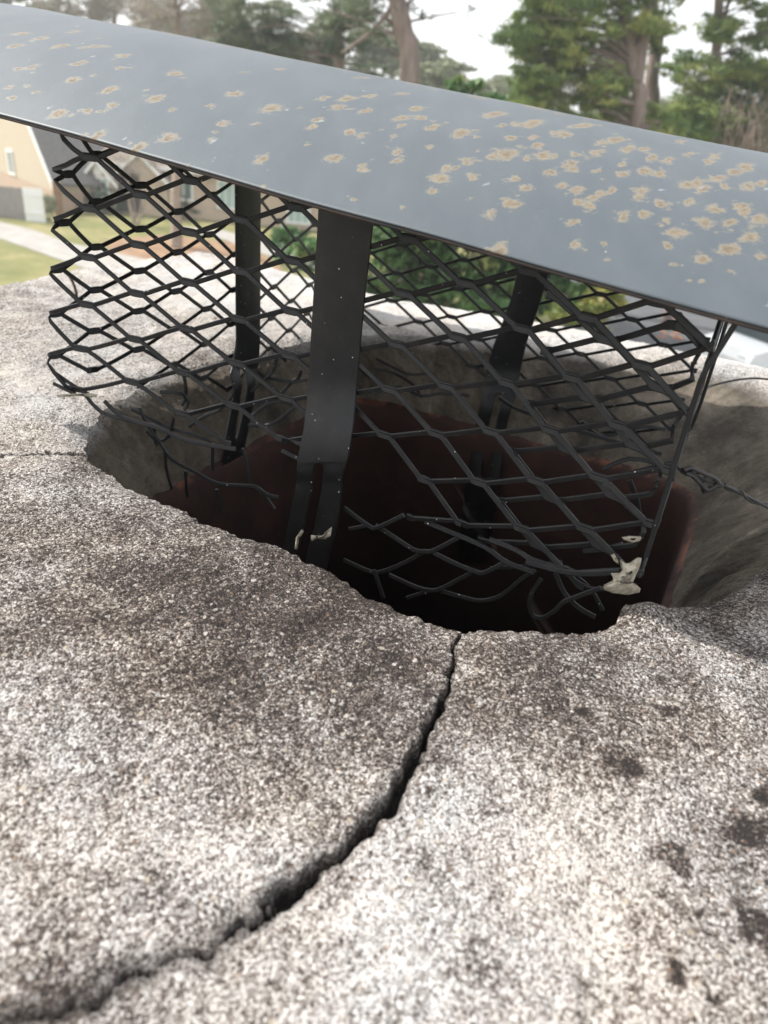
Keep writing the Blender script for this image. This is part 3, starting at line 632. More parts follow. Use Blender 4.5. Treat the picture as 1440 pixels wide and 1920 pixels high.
# hem: front and back edges folded down 4 mm, sides 6 mm
ia=np.arange(a_-1)[:,None]*b_; jb=np.arange(b_-1)[None,:]
Ft=np.stack([ia+jb,ia+b_+jb,ia+b_+jb+1,ia+jb+1],-1).reshape(-1,4)
nv=len(Vt); Fb=(Ft+nv)[:,::-1]
edges=[]
edge_idx=[np.arange(a_)*b_, np.arange(a_)*b_+b_-1, np.arange(b_), (a_-1)*b_+np.arange(b_)]
Fe=[]
for k_,ix in enumerate(edge_idx):
    q_=np.stack([ix[:-1],ix[:-1]+nv,ix[1:]+nv,ix[1:]],-1); Fe.append(q_ if k_ in(0,3) else q_[:,::-1])
lid=mesh_np('lid',np.concatenate([Vt,Vb]),np.concatenate([Ft,Fb]+Fe),M_lid,cap,True,{'spot':np.r_[spot.ravel(),spot.ravel()],'pale':np.r_[pale.ravel(),pale.ravel()]})
hem=MB()
for n_ in (0.0,LW):
    pts=[]
    for d in np.linspace(LD0,LD1,90):
        z=E0[2]+(d-eD)*ED[2]+.0022*float(vnoise(np.array([d]),np.array([n_]),.12,101)[0])+.0008*float(vnoise(np.array([d]),np.array([n_]),.045,102)[0]); p=DN(d,eN+n_+(.0007 if n_==0 else -.0007)); pts.append((p[0],p[1],z-.0013))
    hem.tube(pts,.0007,8)
hem.build('rolled_hem',simple('dark hem rust',(.018,.016,.016),(.05,.032,.025),scale=60,rough=.8),lid,True)

# straps
def strap(rows, name='strap', th=.0016):
    """rows: (left pt, slot left or None, slot right, right pt)"""
    Vf=[];Fs=[]
    n=len(rows)
    def nrm(i):
        a=rows[max(i-1,0)]; b=rows[min(i+1,n-1)]; t=b[0]-a[0]; w_=rows[i][3]-rows[i][0]; v=np.cross(w_,t); return v/(np.linalg.norm(v)+1e-12)
    for i,r in enumerate(rows):
        nn=nrm(i)*th/2
        for p in (r[0],r[1],r[2],r[3]): Vf.append(p+nn)
        for p in (r[0],r[1],r[2],r[3]): Vf.append(p-nn)
    for i in range(n-1):
        A,B=i*8,(i+1)*8; slot=rows[i][4] and rows[i+1][4]
        for c in range(3):
            if c==1 and slot: continue
            Fs.append((A+c,A+c+1,B+c+1,B+c)); Fs.append((A+4+c,B+4+c,B+4+c+1,A+4+c+1))
        Fs.append((A,B,B+4,A+4)); Fs.append((A+3,A+7,B+7,B+3))
        if slot: Fs.append((A+1,A+5,B+5,B+1)); Fs.append((A+2,B+2,B+6,A+6))
        if slot and not rows[i][4-0] : pass
    Fs.append((0,4,5,1));Fs.append((1,5,6,2));Fs.append((2,6,7,3))
    for i in range(n-1):
        s0,s1=rows[i][4],rows[i+1][4]
        if (not s0) and s1: pass
    o=mesh_np(name,np.array(Vf),Fs,M_black,cap,True)
    bv=o.modifiers.new('bevel','BEVEL'); bv.width=.0005; bv.segments=2; bv.limit_method='ANGLE'; bv.angle_limit=R_(40)
    return o
def hit_plane(px,py,c,axis='n'):
    r=ray(px,py); v=NV if axis=='n' else DV; return r*(c/(r[:2]@v))
def interp_rows(keys,cfun,slots,m=64):
    """keys: (y px, left px, right px); slots: (y px, sl, sr)"""
    K=np.array(keys,float); S=np.array(slots,float) if slots else None
    ys=list(np.linspace(K[0,0],K[-1,0],m))
    if S is not None:                                  # rounded slot top
        ys=sorted(set(ys+[S[0,0]+x for x in (0,.8,2,4,7,10)]))
    rows=[]
    for y in ys:
        xl,xr=np.interp(y,K[:,0],K[:,1]),np.interp(y,K[:,0],K[:,2])
        on=S is not None and y>=S[0,0]-1e-6 and y<=S[-1,0]
        if on:
            a,b=np.interp(y,S[:,0],S[:,1]),np.interp(y,S[:,0],S[:,2]); u=min(1,(y-S[0,0])/10.); k_=math.sqrt(max(0,1-(1-u)**2)); mid=(a+b)/2; a,b=mid-(b-a)/2*k_-.05,mid+(b-a)/2*k_+.05
        else: a,b=xl+(xr-xl)*.4,xl+(xr-xl)*.6
        rows.append((cfun(xl,y),cfun(a,y),cfun(b,y),cfun(xr,y),on))
    return rows
# front strap: outside the screen, kicks out 1 cm at the bend, slotted leg
fy=lambda y: .2885-.009*float(sstep(700,885,np.array(y)))+.003*float(sstep(885,905,np.array(y)))+.004*float(sstep(905,1060,np.array(y)))
def fhit(x,y): return hit_plane(x,y,fy(y),'n')
strap(interp_rows([(350,599,705),(410,597,701),(560,588,684),(740,577,668),(800,571,663),(850,561,655),(868,558,651),(886,557,644),(901,557,641),(914,555,642),(983,541,634),(1028,531,621),(1120,505,600),(1300,455,560)],fhit,[(868,590,609),(914,586,604),(983,571,591),(1028,561,578),(1200,520,540)],110))
cl=lambda y: -.312+.006*float(sstep(680,730,np.array(y)))+.002*float(sstep(760,850,np.array(y)))
def lhit(x,y): return hit_plane(x,y,cl(y),'d')
strap(interp_rows([(300,441,488),(640,443,487),(680,437,484),(700,431,480),(727,439,477),(745,437,476),(800,426,466),(832,420,459),(950,410,448),(1050,395,432)],lhit,[(690,447,457),(723,453,463),(760,448,458),(827,438,442)],70))
cb=lambda y: .575-.012*float(sstep(690,780,np.array(y)))-.012*float(sstep(780,950,np.array(y)))
def bhit(x,y): return hit_plane(x,y,cb(y),'n')
strap(interp_rows([(440,984,1046),(500,973,1033),(561,958,1015),(607,941,1000),(648,925,986),(690,913,977),(730,906,970),(798,892,950),(850,884,944),(940,870,930),(1050,856,912)],bhit,[(738,930,944),(798,916,930),(850,908,921),(900,900,912)],60))
rs=[]
for z in np.linspace(-.040,-.135,14):
    dd=-.0125-.010*float(sstep(-.12,-.2,np.array(z)))
    a=np.r_[DN(dd,.392),z]; b=np.r_[DN(dd-.0005,.417),z]; rs.append((a,a*.6+b*.4,a*.4+b*.6,b,z<-.17))
strap(rs)

# sealant residue clinging to mesh and strap
def blob(pts2,Yd,th=.004,name='residue',seed=1,par=cap):
    """closed outline at a real distance, given thickness and a puffed centre"""
    P=[atY(x,y,Yd) for x,y in pts2]; c=np.mean(P,axis=0); m=len(P); V=[];Fs=[]
    fr=np.array([0,-1.,.5]); fr/=np.linalg.norm(fr); r=np.random.default_rng(seed)
    layers=[(1,.0),(.96,.35),(.7,.8),(.35,1.)]
    for sg in (1,-1):
        for sc_,hh in layers:
            for p in P: V.append(c+(p-c)*sc_+fr*sg*th/2*hh+r.normal(0,.00010,3))
    for s_ in (0,1):
        o_=s_*4*m
        for l in range(3):
            for j in range(m): 
                f=(o_+l*m+j,o_+l*m+(j+1)%m,o_+(l+1)*m+(j+1)%m,o_+(l+1)*m+j); Fs.append(f if s_ else f[::-1])
        Fs.append(tuple(o_+3*m+j for j in range(m)))
    return mesh_np(name,np.array(V),Fs,M_resid,par,True)
blob([(1163,1048),(1172,1056),(1182,1055),(1195,1045),(1202,1046),(1200,1062),(1193,1075),(1186,1092),(1182,1098),(1201,1104),(1199,1111),(1176,1115),(1150,1112),(1133,1106),(1132,1098),(1148,1096),(1150,1085),(1146,1075),(1162,1074),(1170,1068)],.249,.005,seed=3)
blob([(1166,1008),(1180,1005),(1202,1006),(1200,1014),(1185,1017),(1170,1012)],.248,.003,seed=4)
blob([(1146,1040),(1152,1038),(1158,1050),(1160,1058),(1152,1052)],.251,.003,seed=5)
blob([(104,741),(120,739),(150,738),(172,737),(184,740),(178,745),(150,743),(110,744)],.386,.002,seed=6)
blob([(566,992),(570,996),(560,1008),(558,1030),(553,1030),(555,1008)],.314,.002,seed=7)
blob([(583,1003),(600,1005),(615,1000),(622,988),(620,1004),(610,1011),(592,1010),(584,1015)],.312,.002,seed=8)
# wires
wr=MB(); P=[atY(x,y,Yd) for x,y,Yd in ((1268,872,.285),(1280,884,.283),(1290,882,.281),(1302,888,.28),(1320,898,.28),(1345,905,.28),(1380,920,.28),(1440,951,.28),(1560,1010,.28),(1640,1060,.285))]
wr.tube(smooth_path(P,4),.00075,8)
P2=[]
for i,p in enumerate(smooth_path(P[1:8],8)):
    P2.append(p+np.array([math.cos(i*1.1),math.sin(i*.7)*.3,math.sin(i*1.1)])*.0013)
wr.tube(P2,.0006,6)
L_=[atY(x,y,.279) for x,y in ((1283,882),(1295,877),(1310,883),(1325,890),(1340,896),(1347,905),(1338,914),(1325,918),(1312,905),(1298,892),(1286,888))]
wr.tube(smooth_path(L_,4),.0010,6); wr.tube([atY(*q_,.28) for q_ in ((1318,903),(1322,920),(1335,915))],.0016,6)
tag(wr.build('tie_wire',M_wire,None,True),'twisted black tie wire with a small loop running from the mesh corner to the right','wire')
wv=MB(); wv.tube(smooth_path([atY(x,y,Yd) for x,y,Yd in ((1262,880,.30),(1285,815,.38),(1318,735,.50),(1350,719,.52),(1400,710,.52),(1440,711,.52),(1520,720,.52))],5),.0008,6)
tag(wv.build('loose_wire',M_wire,None,True),'thin dark wire curving over the back right rim of the flue bowl','wire')
# bent rusty nail behind the left corner
nl_=MB(); nc=onz(142,560,-.172); nc=np.array([nc[0],nc[1],-.18])
nl_.tube(smooth_path([nc,nc+[.001,0,.012],nc+[-.001,0,.022],nc+[-.005,-.001,.029],nc+[-.010,-.001,.031]],4),.0012,8); nl_.tube([nc+[-.009,-.001,.0305],nc+[-.0115,-.001,.031]],.0026,10)
tag(nl_.build('bent_nail',M_rust,None,True),'small bent rusty nail sticking out of the pale mortar behind the left mesh corner','nail')

# ================================================================== FAR SETTING
GZ=-8.5
def gnd(px,py,dz=0): return onz(px,py,GZ+dz)
def ground_mat(b,N,L,t):
    tc=N('ShaderNodeTexCoord'); O=tc.outputs['Object']
    n=N('ShaderNodeTexNoise',Scale=.35,Detail=8.,Roughness=.65); L(O,n.inputs[0])
    r=ramp(N,[(.3,(.095,.11,.028)),(.5,(.16,.155,.05)),(.65,(.235,.205,.09)),(.8,(.27,.20,.12))]); L(n.outputs[0],r.inputs[0])
    n2=N('ShaderNodeTexNoise',Scale=9.,Detail=6.,Roughness=.7); L(O,n2.inputs[0])
    mx=N('ShaderNodeMix',data_type='RGBA',blend_type='OVERLAY'); mx.inputs[0].default_value=.45; L(r.outputs[0],mx.inputs[6]); L(n2.outputs[0],mx.inputs[7]); L(mx.outputs[2],b.inputs['Base Color']); b.inputs['Roughness'].default_value=1
M_ground=mat('lawn',ground_mat)
M_conc=simple('pale concrete',(.25,.235,.215),(.34,.325,.30),scale=1.2,rough=.9)
M_asph=simple('asphalt',(.055,.057,.062),(.095,.097,.10),scale=1.5,rough=.9)
M_straw=simple('pine straw bed',(.15,.085,.045),(.30,.19,.11),scale=1.4,rough=1)
m=MB(); m.quad((-600,-600,GZ),(600,-600,GZ),(600,900,GZ),(-600,900,GZ)); tag(m.build('ground',M_ground),kind='structure')
def sheet(name,pts,mat_,dz):
    m=MB(); P=[gnd(x,y,dz) for x,y in pts]; m.add(P,[tuple(range(len(P)))[::-1]]); o=m.build(name,mat_); tag(o,kind='structure'); return o
sheet('sidewalk',[(-400,345),(0,416),(60,430),(130,455),(300,492),(520,530),(520,560),(330,545),(150,500),(60,468),(0,447),(-400,380)],M_conc,.03)
sheet('path',[(330,424),(420,432),(520,462),(640,500),(640,525),(500,478),(400,442),(330,432)],M_conc,.034)
sheet('planting_bed',[(190,452),(300,440),(440,455),(520,490),(560,560),(330,560),(230,490)],M_straw,.016)
sheet('street',[(1000,505),(1130,520),(1460,580),(1900,640),(2200,1000),(1200,1000),(1120,760),(1060,620)],M_asph,.022)
m=MB(); 
for a in range(14):
    c=gnd(1270+random.uniform(-35,45),620-random.uniform(-15,28)*1,.03+.003*a); m.box(c,random.uniform(.2,.7),random.uniform(.05,.15),.02,random.uniform(0,3))
tag(m.build('fallen_leaves',simple('orange leaf litter',(.45,.13,.03),(.5,.2,.06),rough=1)),'streak of orange leaf litter on the grey asphalt beside the white car','leaves',kind='stuff')

# --- houses
def brickish(name,c1,c2,mor,sc_=3.):
    def f(b,N,L,t):
        tc=N('ShaderNodeTexCoord'); mp=N('ShaderNodeMapping'); mp.inputs['Rotation'].default_value=(R_(90),0,0); L(tc.outputs['Object'],mp.inputs[0])
        br=N('ShaderNodeTexBrick',Scale=sc_); L(mp.outputs[0],br.inputs[0]); br.inputs['Color1'].default_value=(*c1,1); br.inputs['Color2'].default_value=(*c2,1); br.inputs['Mortar'].default_value=(*mor,1)
        L(br.outputs[0],b.inputs['Base Color']); b.inputs['Roughness'].default_value=.9
    return mat(name,f)
M_cream=simple('cream lap siding',(.44,.37,.27),(.49,.41,.31),scale=3,rough=.8,bump=.5,bscale=8,stretch=(.2,.2,6),dist=.02)
M_tan=brickish('tan brick',(.42,.31,.22),(.50,.39,.28),(.5,.46,.40))
M_pinkb=brickish('pale orange brick',(.36,.24,.16),(.42,.29,.20),(.5,.45,.40))
M_roofg=simple('grey shingles',(.085,.082,.08),(.15,.145,.14),scale=6,rough=.95)
M_roofb=simple('brown shingles',(.15,.12,.095),(.25,.205,.17),scale=5,rough=.95)
M_white=simple('white trim paint',(.74,.74,.72),(.80,.80,.78),scale=2,rough=.6)
M_glass=simple('window glass',(.05,.10,.10),rough=.1,spec=.8)
M_curt=simple('pale green curtain',(.28,.42,.38),(.40,.52,.48),scale=3,rough=.6,stretch=(12,12,.5))
M_fence=simple('grey fence boards',(.20,.18,.165),(.33,.31,.29),scale=3,rough=.95,stretch=(8,8,.4))
M_brown=simple('brown stained wood',(.20,.11,.06),(.30,.17,.09),scale=3,rough=.9)
M_dark=simple('dark doorway',(.05,.035,.028),rough=.8)

# house A: gable end turned to us
hA=empty('house',(0,0,0)); cA=gnd(112,398); hA.location=cA
tag(hA,'cream sided house with a steep gable and grey shingle roof at the far left','house')
u=np.array([-.70,.714,0]); v=np.array([.714,.70,0]); W=14.;Ln=11.
ez=-8.5+ (cA[2]*0) ; eave=atY(102,332,cA[1])[2]; Lw=np.array([0,0,1.])
def PA(a,b,z): return cA*[1,1,0]+u*a+v*b+Lw*z
apex=eave+W/2*1.08
m=MB(); zb=GZ+1.35
zb=GZ+1.15
m.add([PA(0,0,zb),PA(W,0,zb),PA(W,0,eave),PA(W/2,0,apex),PA(0,0,eave)],[(0,1,2,3,4)]); m.quad(PA(0,0,zb),PA(0,Ln,zb),PA(0,Ln,eave),PA(0,0,eave)); m.quad(PA(W,0,zb),PA(W,Ln,zb),PA(W,Ln,eave),PA(W,0,eave)); m.add([PA(0,Ln,zb),PA(W,Ln,zb),PA(W,Ln,eave),PA(W/2,Ln,apex),PA(0,Ln,eave)],[(0,1,2,3,4)])
m.build('siding_wall',M_cream,hA)
m=MB(); e_=.02; m.quad(PA(-e_,-e_,GZ),PA(W+e_,-e_,GZ),PA(W+e_,-e_,zb),PA(-e_,-e_,zb)); m.quad(PA(-e_,-e_,GZ),PA(-e_,Ln,GZ),PA(-e_,Ln,zb),PA(-e_,-e_,zb)); m.build('brick_base',M_pinkb,hA)
m=MB()
for s_ in (0,1):
    a0=-.45 if s_==0 else W+.45; z0=eave-.45*1.08
    A=[PA(a0,-.35,z0),PA(W/2,-.35,apex),PA(W/2,Ln+.3,apex),PA(a0,Ln+.3,z0)]; B=[p+Lw*.16 for p in A]; m.add(A+B,[(0,1,2,3),(7,6,5,4),(0,4,5,1),(1,5,6,2),(2,6,7,3),(3,7,4,0)])
m.build('roof',M_roofg,hA)
m=MB()
for s_ in (0,1):
    a0=-.5 if s_==0 else W+.5; z0=eave-.5*1.08
    A=[PA(a0,-.38,z0-.22),PA(W/2,-.38,apex-.22),PA(W/2,-.38,apex+.18),PA(a0,-.38,z0+.18)]; B=[p-v*.06 for p in A]; m.add(A+B,[(0,1,2,3),(7,6,5,4),(0,4,5,1),(1,5,6,2),(2,6,7,3),(3,7,4,0)])
m.build('rake_board',M_white,hA)
m=MB(); m.box(PA(-.06,-.06,GZ+(eave-GZ)/2-.1),.22,.22,eave-GZ-.25); m.build('corner_board',M_white,hA)
def window(c,wd,ht,par,face,mull=2,pane=None):
    c=np.array(c,float); yaw=face; f_=MB(); t_=.10
    ax=np.array([[math.cos(yaw),-math.sin(yaw),0],[math.sin(yaw),math.cos(yaw),0],[0,0,1]])
    def bx(x,z,sx,sz,sy=.1,oy=0): f_.box(c+ax@np.array([x,oy,z]),sx,sy,sz,0,ax)
    bx(0,ht/2,wd+.24,.14); bx(0,-ht/2,wd+.3,.14); bx(-wd/2,0,.14,ht-.14); bx(wd/2,0,.14,ht-.14)
    for i in range(1,mull+1): bx(-wd/2+wd*i/(mull+1),0,.07,ht-.14,.06)
    fo=f_.build('window',M_white,par); g_=MB(); g_.box(c+ax@np.array([0,.05,0]),wd-.1,.02,ht-.1,0,ax); g_.build('pane',pane or M_curt,fo); return fo
yawA=math.atan2(-u[1],-u[0])
pw=PA(8.2,-.05,zb+.9); window(pw,1.0,1.5,hA,yawA,1,M_glass)

# house B: long tan brick house facing us
hB=empty('house',(0,0,0)); 
YB=54.; zr=lambda px,py,Y=YB: atY(px,py,Y)[2]; xr_=lambda px,py,Y=YB: atY(px,py,Y)[0]
hB.location=(xr_(300,390),YB,GZ); tag(hB,'tan brick house with brown roof and two small front gables across the lawn','house')
x0,x1=xr_(128,390),xr_(700,430); ev=zr(300,312); rd=ev+3.4
m=MB(); m.box(((x0+x1)/2,YB+5,(GZ+ev)/2),x1-x0,10,ev-GZ); m.build('wall',M_tan,hB)
m=MB(); o_=.5
A=[(x0-o_,YB-o_,ev),(x1+o_,YB-o_,ev),(x1+o_,YB+10+o_,ev),(x0-o_,YB+10+o_,ev)]; Rg_=[(x0+2.5,YB+5,rd),(x1-4,YB+5,rd)]
m.add(A+Rg_,[(0,1,5,4),(1,2,5),(2,3,4,5),(3,0,4),(3,2,1,0)]); m.build('roof',M_roofb,hB)
m=MB(); m.box(((x0+x1)/2,YB-o_-.03,ev-.08),x1-x0+1,.06,.24); m.build('eave_board',M_white,hB)
def gable(px0,px1,pyb,pyt,dep,name='gable'):
    a,b=xr_(px0,pyb,YB-dep),xr_(px1,pyb,YB-dep); ze=zr((px0+px1)/2,pyb,YB-dep); zt=zr((px0+px1)/2,pyt,YB-dep); y=YB-dep; mid=(a+b)/2
    m=MB(); m.add([(a,y,GZ),(b,y,GZ),(b,y,ze),(mid,y,zt),(a,y,ze)],[(0,1,2,3,4)]); m.quad((a,y,GZ),(a,y,ze),(a,YB+.01,ze),(a,YB+.01,GZ)); m.quad((b,y,GZ),(b,YB+.01,GZ),(b,YB+.01,ze),(b,y,ze)); g_=m.build(name,M_tan,hB)
    m=MB()
    for s_ in (-1,1):
        e0=mid+s_*((b-a)/2+.35); zl=ze-.35*(zt-ze)/((b-a)/2)
        A=[(e0,y-.3,zl),(mid,y-.3,zt),(mid,YB+3.5,zt),(e0,YB+3.5,zl)]; B=[(p[0],p[1],p[2]+.14) for p in A]; m.add(A+B,[(0,1,2,3),(7,6,5,4),(0,4,5,1),(1,5,6,2),(2,6,7,3),(3,7,4,0)])
    m.build('gable_roof',M_roofb,g_)
    m=MB()
    for s_ in (-1,1):
        e0=mid+s_*((b-a)/2+.38); zl=ze-.38*(zt-ze)/((b-a)/2)
        A=[(e0,y-.33,zl-.14),(mid,y-.33,zt-.14),(mid,y-.33,zt+.12),(e0,y-.33,zl+.12)]; B=[(p[0],p[1]-.05,p[2]) for p in A]; m.add(A+B,[(0,1,2,3),(7,6,5,4),(0,4,5,1),(1,5,6,2),(2,6,7,3),(3,7,4,0)])
    m.build('bargeboard',M_white,g_); return mid,y
gx,gy=gable(157,212,334,300,1.3); 
window((xr_(186,355,YB-1.3),gy-.06,zr(186,356,YB-1.3)),1.35,1.55,hB,0,2)
m=MB(); m.box((gx,gy-.03,zr(183,319,YB-1.3)),.5,.05,.6); m.build('gable_vent',M_white,hB)
gx2,gy2=gable(216,312,334,286,.9)
# arched entry
m=MB(); a0=xr_(248,360); r0=.95; pts=[(-r0,0)]+[(-r0*math.cos(t),1.9+r0*math.sin(t)) for t in np.linspace(0,math.pi,14)]+[(r0,0)]
m.add([(a0+p[0],gy2-.05,GZ+.1+p[1]) for p in pts]+[(a0+p[0],gy2-.01,GZ+.1+p[1]) for p in pts],[tuple(range(len(pts)))[::-1]]+[(i,i+1,len(pts)+i+1,len(pts)+i) for i in range(len(pts)-1)]); m.build('arched_entry',M_dark,hB)
window((xr_(430,365),YB-.06,zr(430,366)),1.5,1.7,hB,0,2); window((xr_(345,362),YB-.06,zr(345,352)),1.2,1.5,hB,0,1,M_glass); window((xr_(560,390),YB-.06,zr(560,395)),1.5,1.6,hB,0,2)

# fence, gate, post
fn=empty('wooden_fence',gnd(20,408)); tag(fn,'weathered grey wooden fence in front of the cream house at the far left','fence')
a,b=gnd(-190,386),gnd(56,413); n_=46; m=MB(); yaw=math.atan2(b[1]-a[1],b[0]-a[0])
for i in range(n_):
    c=a+(b-a)*(i+.5)/n_; hh=1.78+random.uniform(-.03,.03); m.box((c[0],c[1],GZ+hh/2),np.linalg.norm(b-a)/n_*.93,.02,hh,yaw)
m.build('board_panel',M_fence,fn)
m=MB()
for zz in (.35,1.45): c=(a+b)/2; m.box((c[0],c[1]+.04,GZ+zz),np.linalg.norm(b-a),.04,.09,yaw)
m.build('rail',M_fence,fn)
gt=empty('gate',gnd(68,416)); tag(gt,'white panel gate leaning beside the grey wooden fence','gate')
c=gnd(68,416); m=MB(); m.box((c[0],c[1],GZ+.95),1.15,.05,1.9,.1); m.build('gate_panel',M_white,gt)
for hz_ in (.5,1.5): m=MB(); m.box((c[0],c[1]-.05,GZ+hz_),1.15,.04,.1,.1); m.build('cross_brace',M_white,gt)

# --- foliage
def leaf_mat(name,cs,tr=.25):
    def f(b,N,L,t):
        at=N('ShaderNodeAttribute'); at.attribute_name='lv'; r=ramp(N,[(i/(len(cs)-1),c) for i,c in enumerate(cs)]); L(at.outputs['Fac'],r.inputs[0]); L(r.outputs[0],b.inputs['Base Color'])
        b.inputs['Roughness'].default_value=.6
        tl=N('ShaderNodeBsdfTranslucent'); L(r.outputs[0],tl.inputs[0]); mx=N('ShaderNodeMixShader'); mx.inputs[0].default_value=tr
        L(b.outputs[0],mx.inputs[1]); L(tl.outputs[0],mx.inputs[2]); L(mx.outputs[0],t.nodes['Material Output'].inputs[0])
    return mat(name,f)
LM_pine=leaf_mat('pine foliage',[(.075,.13,.04),(.16,.24,.07),(.26,.33,.10),(.44,.42,.13)],.4)
LM_dpine=leaf_mat('dark pine foliage',[(.06,.09,.055),(.115,.155,.085),(.18,.215,.12)],.35)
LM_broad=leaf_mat('broad leaves',[(.035,.08,.03),(.075,.155,.055),(.13,.23,.085),(.34,.33,.12)],.3)
LM_grey=leaf_mat('hazy far foliage',[(.14,.165,.095),(.22,.245,.14),(.30,.31,.20)])  # far greens paled: veiling haze painted into the leaf colour
LM_bare=leaf_mat('bare twigs',[(.22,.19,.16),(.32,.28,.23),(.27,.27,.18)],.1)
LM_hedge=leaf_mat('hedge leaves',[(.02,.045,.015),(.045,.08,.025),(.08,.12,.035)])
M_bark=simple('pine bark',(.15,.11,.10),(.30,.235,.215),scale=4,rough=.95,bump=.6,stretch=(1,1,.3),dist=.05)
M_bark2=simple('pale bark',(.22,.17,.13),(.38,.31,.25),scale=4,rough=.95)
def leaves(blobs,n,size,mat_,name,parent,asp=.45,seed=0,shell=.3,droop=0.):
    """many small leaf faces clustered on sprays inside each clump; lv = leaf tint"""
    r=np.random.default_rng(seed); C=[];LV=[]
    vol=np.array([b[3]*b[4]*b[5] for b in blobs])**(.7); cnt=np.maximum((n*vol/vol.sum()).astype(int),8)
    for (x,y,z,a,b,c),k_ in zip(blobs,cnt):
        ns=max(3,k_//26); q=r.normal(size=(ns,3)); q/=np.linalg.norm(q,axis=1)[:,None]; q*=(r.random(ns)**shell)[:,None]
        sp=q*[a,b,c]+[x,y,z]; idx=r.integers(0,ns,k_); tint=r.random(ns)*.6+r.random()*.35
        P=sp[idx]+r.normal(size=(k_,3))*np.array([a*1.3,b,c*.6])*.16; P[:,2]-=droop*np.hypot(P[:,0]-x,P[:,1]-y)
        C.append(P); LV.append(np.clip(tint[idx]+r.normal(0,.10,k_),0,1))
    C=np.concatenate(C); LV=np.concatenate(LV); k_=len(C)
    U=r.normal(size=(k_,3)); U/=np.linalg.norm(U,axis=1)[:,None]; W_=r.normal(size=(k_,3)); W_-=U*(U*W_).sum(1)[:,None]; W_/=np.linalg.norm(W_,axis=1)[:,None]
    s=size*(.6+.8*r.random(k_))[:,None]
    V=np.stack([C-U*s,C+W_*s*asp,C+U*s,C-W_*s*asp],1).reshape(-1,3); Fc=np.arange(k_*4).reshape(-1,4)
    return mesh_np(name,V,Fc,mat_,parent,False,{'lv':np.repeat(LV,4)})
def limb(m,a,b,r0,r1,bend=.1,k_=5):
    a=np.array(a,float);b=np.array(b,float); mid=(a+b)/2+np.random.default_rng(int(abs(a[0]*77+b[2]*31))%9999).normal(0,bend*np.linalg.norm(b-a)*.3,3)
    P=smooth_path([a,mid,b],k_); m.tube(P,list(np.linspace(r0,r1,len(P))),7)
def tree(label,cat,trunk_pts,r0,r1,blobs,n,size,lm,name='pine_tree',bark=None,seed=0,group=None,limbs=True,asp=.35,extra=()):
    b0=trunk_pts[0]; e=empty(name,tuple(b0)); tag(e,label,cat,group)
    m=MB(); P=smooth_path(trunk_pts,5); m.tube(P,list(np.linspace(r0,r1,len(P))),10)
    for ex in extra: Q=smooth_path(ex[0],5); m.tube(Q,list(np.linspace(ex[1],ex[2],len(Q))),8)
    if limbs:
        Pn=np.array(P)
        for bl in blobs:
            t=Pn[np.argmin(np.abs(Pn[:,2]-(bl[2]-.6)))]; 
            limb(m,t,bl[:3],r1*.16+.015,.012,.25)
    m.build('trunk',bark or M_bark,e,True)
    leaves(blobs,n,size,lm,'crown',e,asp,seed); return e
def pxb(px,py,Y,rx_,ry_=None,rz=None,dy=0):
    """clump at photo px with half-width rx_ px at distance Y"""
    c=atY(px,py,Y+dy); a=rx_*Y/F_; return (c[0],c[1],c[2],a,a*.9,(ry_ or rx_)*Y/F_)
def base(px,py,Y): p=atY(px,py,Y); return np.array([p[0],p[1],GZ])
rb=random.Random(5)
def scatter(x0,x1,y0,y1,Y,n,r0,r1,dy=1.5): return [pxb(rb.uniform(x0,x1),rb.uniform(y0,y1),Y,rb.uniform(r0,r1),rb.uniform(r0,r1)*.6,dy=rb.uniform(-dy,dy)) for _ in range(n)]

# tall pine A (centre)
Y=30.; tp=[base(775,230,Y),atY(768,160,Y),atY(757,60,Y),atY(742,-20,Y),atY(738,-150,Y),atY(745,-420,Y),atY(740,-700,Y)]
tree('tall pine with a thick pinkish trunk rising just left of the picture centre','pine tree',tp,.38,.22,
 scatter(560,700,10,60,Y,7,25,45)+scatter(620,900,-620,-120,Y,22,50,90)+[pxb(800,-20,Y,40),pxb(880,20,Y,14,8),pxb(700,-60,Y,60)],15000,.16,LM_dpine,seed=1,asp=.12,
 extra=[([atY(745,0,Y),atY(700,55,Y),atY(640,100,Y)],.10,.04)])
# dark pine B left of centre
Y=38.; tp=[base(640,240,Y),atY(636,150,Y),atY(632,40,Y),atY(630,-200,Y),atY(628,-500,Y)]
tree('dark bushy pine directly left of the tall thick trunk','pine tree',tp,.30,.14,
 scatter(425,560,0,110,Y,22,18,40)+scatter(560,715,0,150,Y,16,18,34)+scatter(480,760,-300,-20,Y,14,40,80)+[pxb(500,118,Y,30,16),pxb(540,95,Y,34,20),pxb(455,60,Y,30,24)],28000,.18,LM_dpine,seed=2,asp=.14)
# fork pine C (right)
Y=32.; tp=[base(1196,330,Y),atY(1193,240,Y),atY(1191,150,Y),atY(1182,90,Y),atY(1168,0,Y),atY(1150,-250,Y)]
fk=[atY(1191,155,Y),atY(1203,80,Y),atY(1215,0,Y),atY(1225,-250,Y)]
tree('large forked pine with twin trunks and a wide green crown right of centre','pine tree',tp,.29,.20,
 scatter(965,1150,50,240,Y,46,22,46)+scatter(1130,1200,80,250,Y+3,14,22,40)+scatter(1010,1240,-20,90,Y,22,20,44)+scatter(960,1080,10,60,Y,7,12,26)+scatter(1235,1300,190,270,Y,8,20,30)+scatter(1000,1350,-400,-60,Y,16,50,90),60000,.19,LM_pine,seed=3,asp=.15,extra=[(fk,.30,.18)])
Y=38.; tp=[base(1215,330,Y),atY(1218,240,Y),atY(1222,150,Y),atY(1232,70,Y),atY(1222,0,Y),atY(1220,-300,Y)]
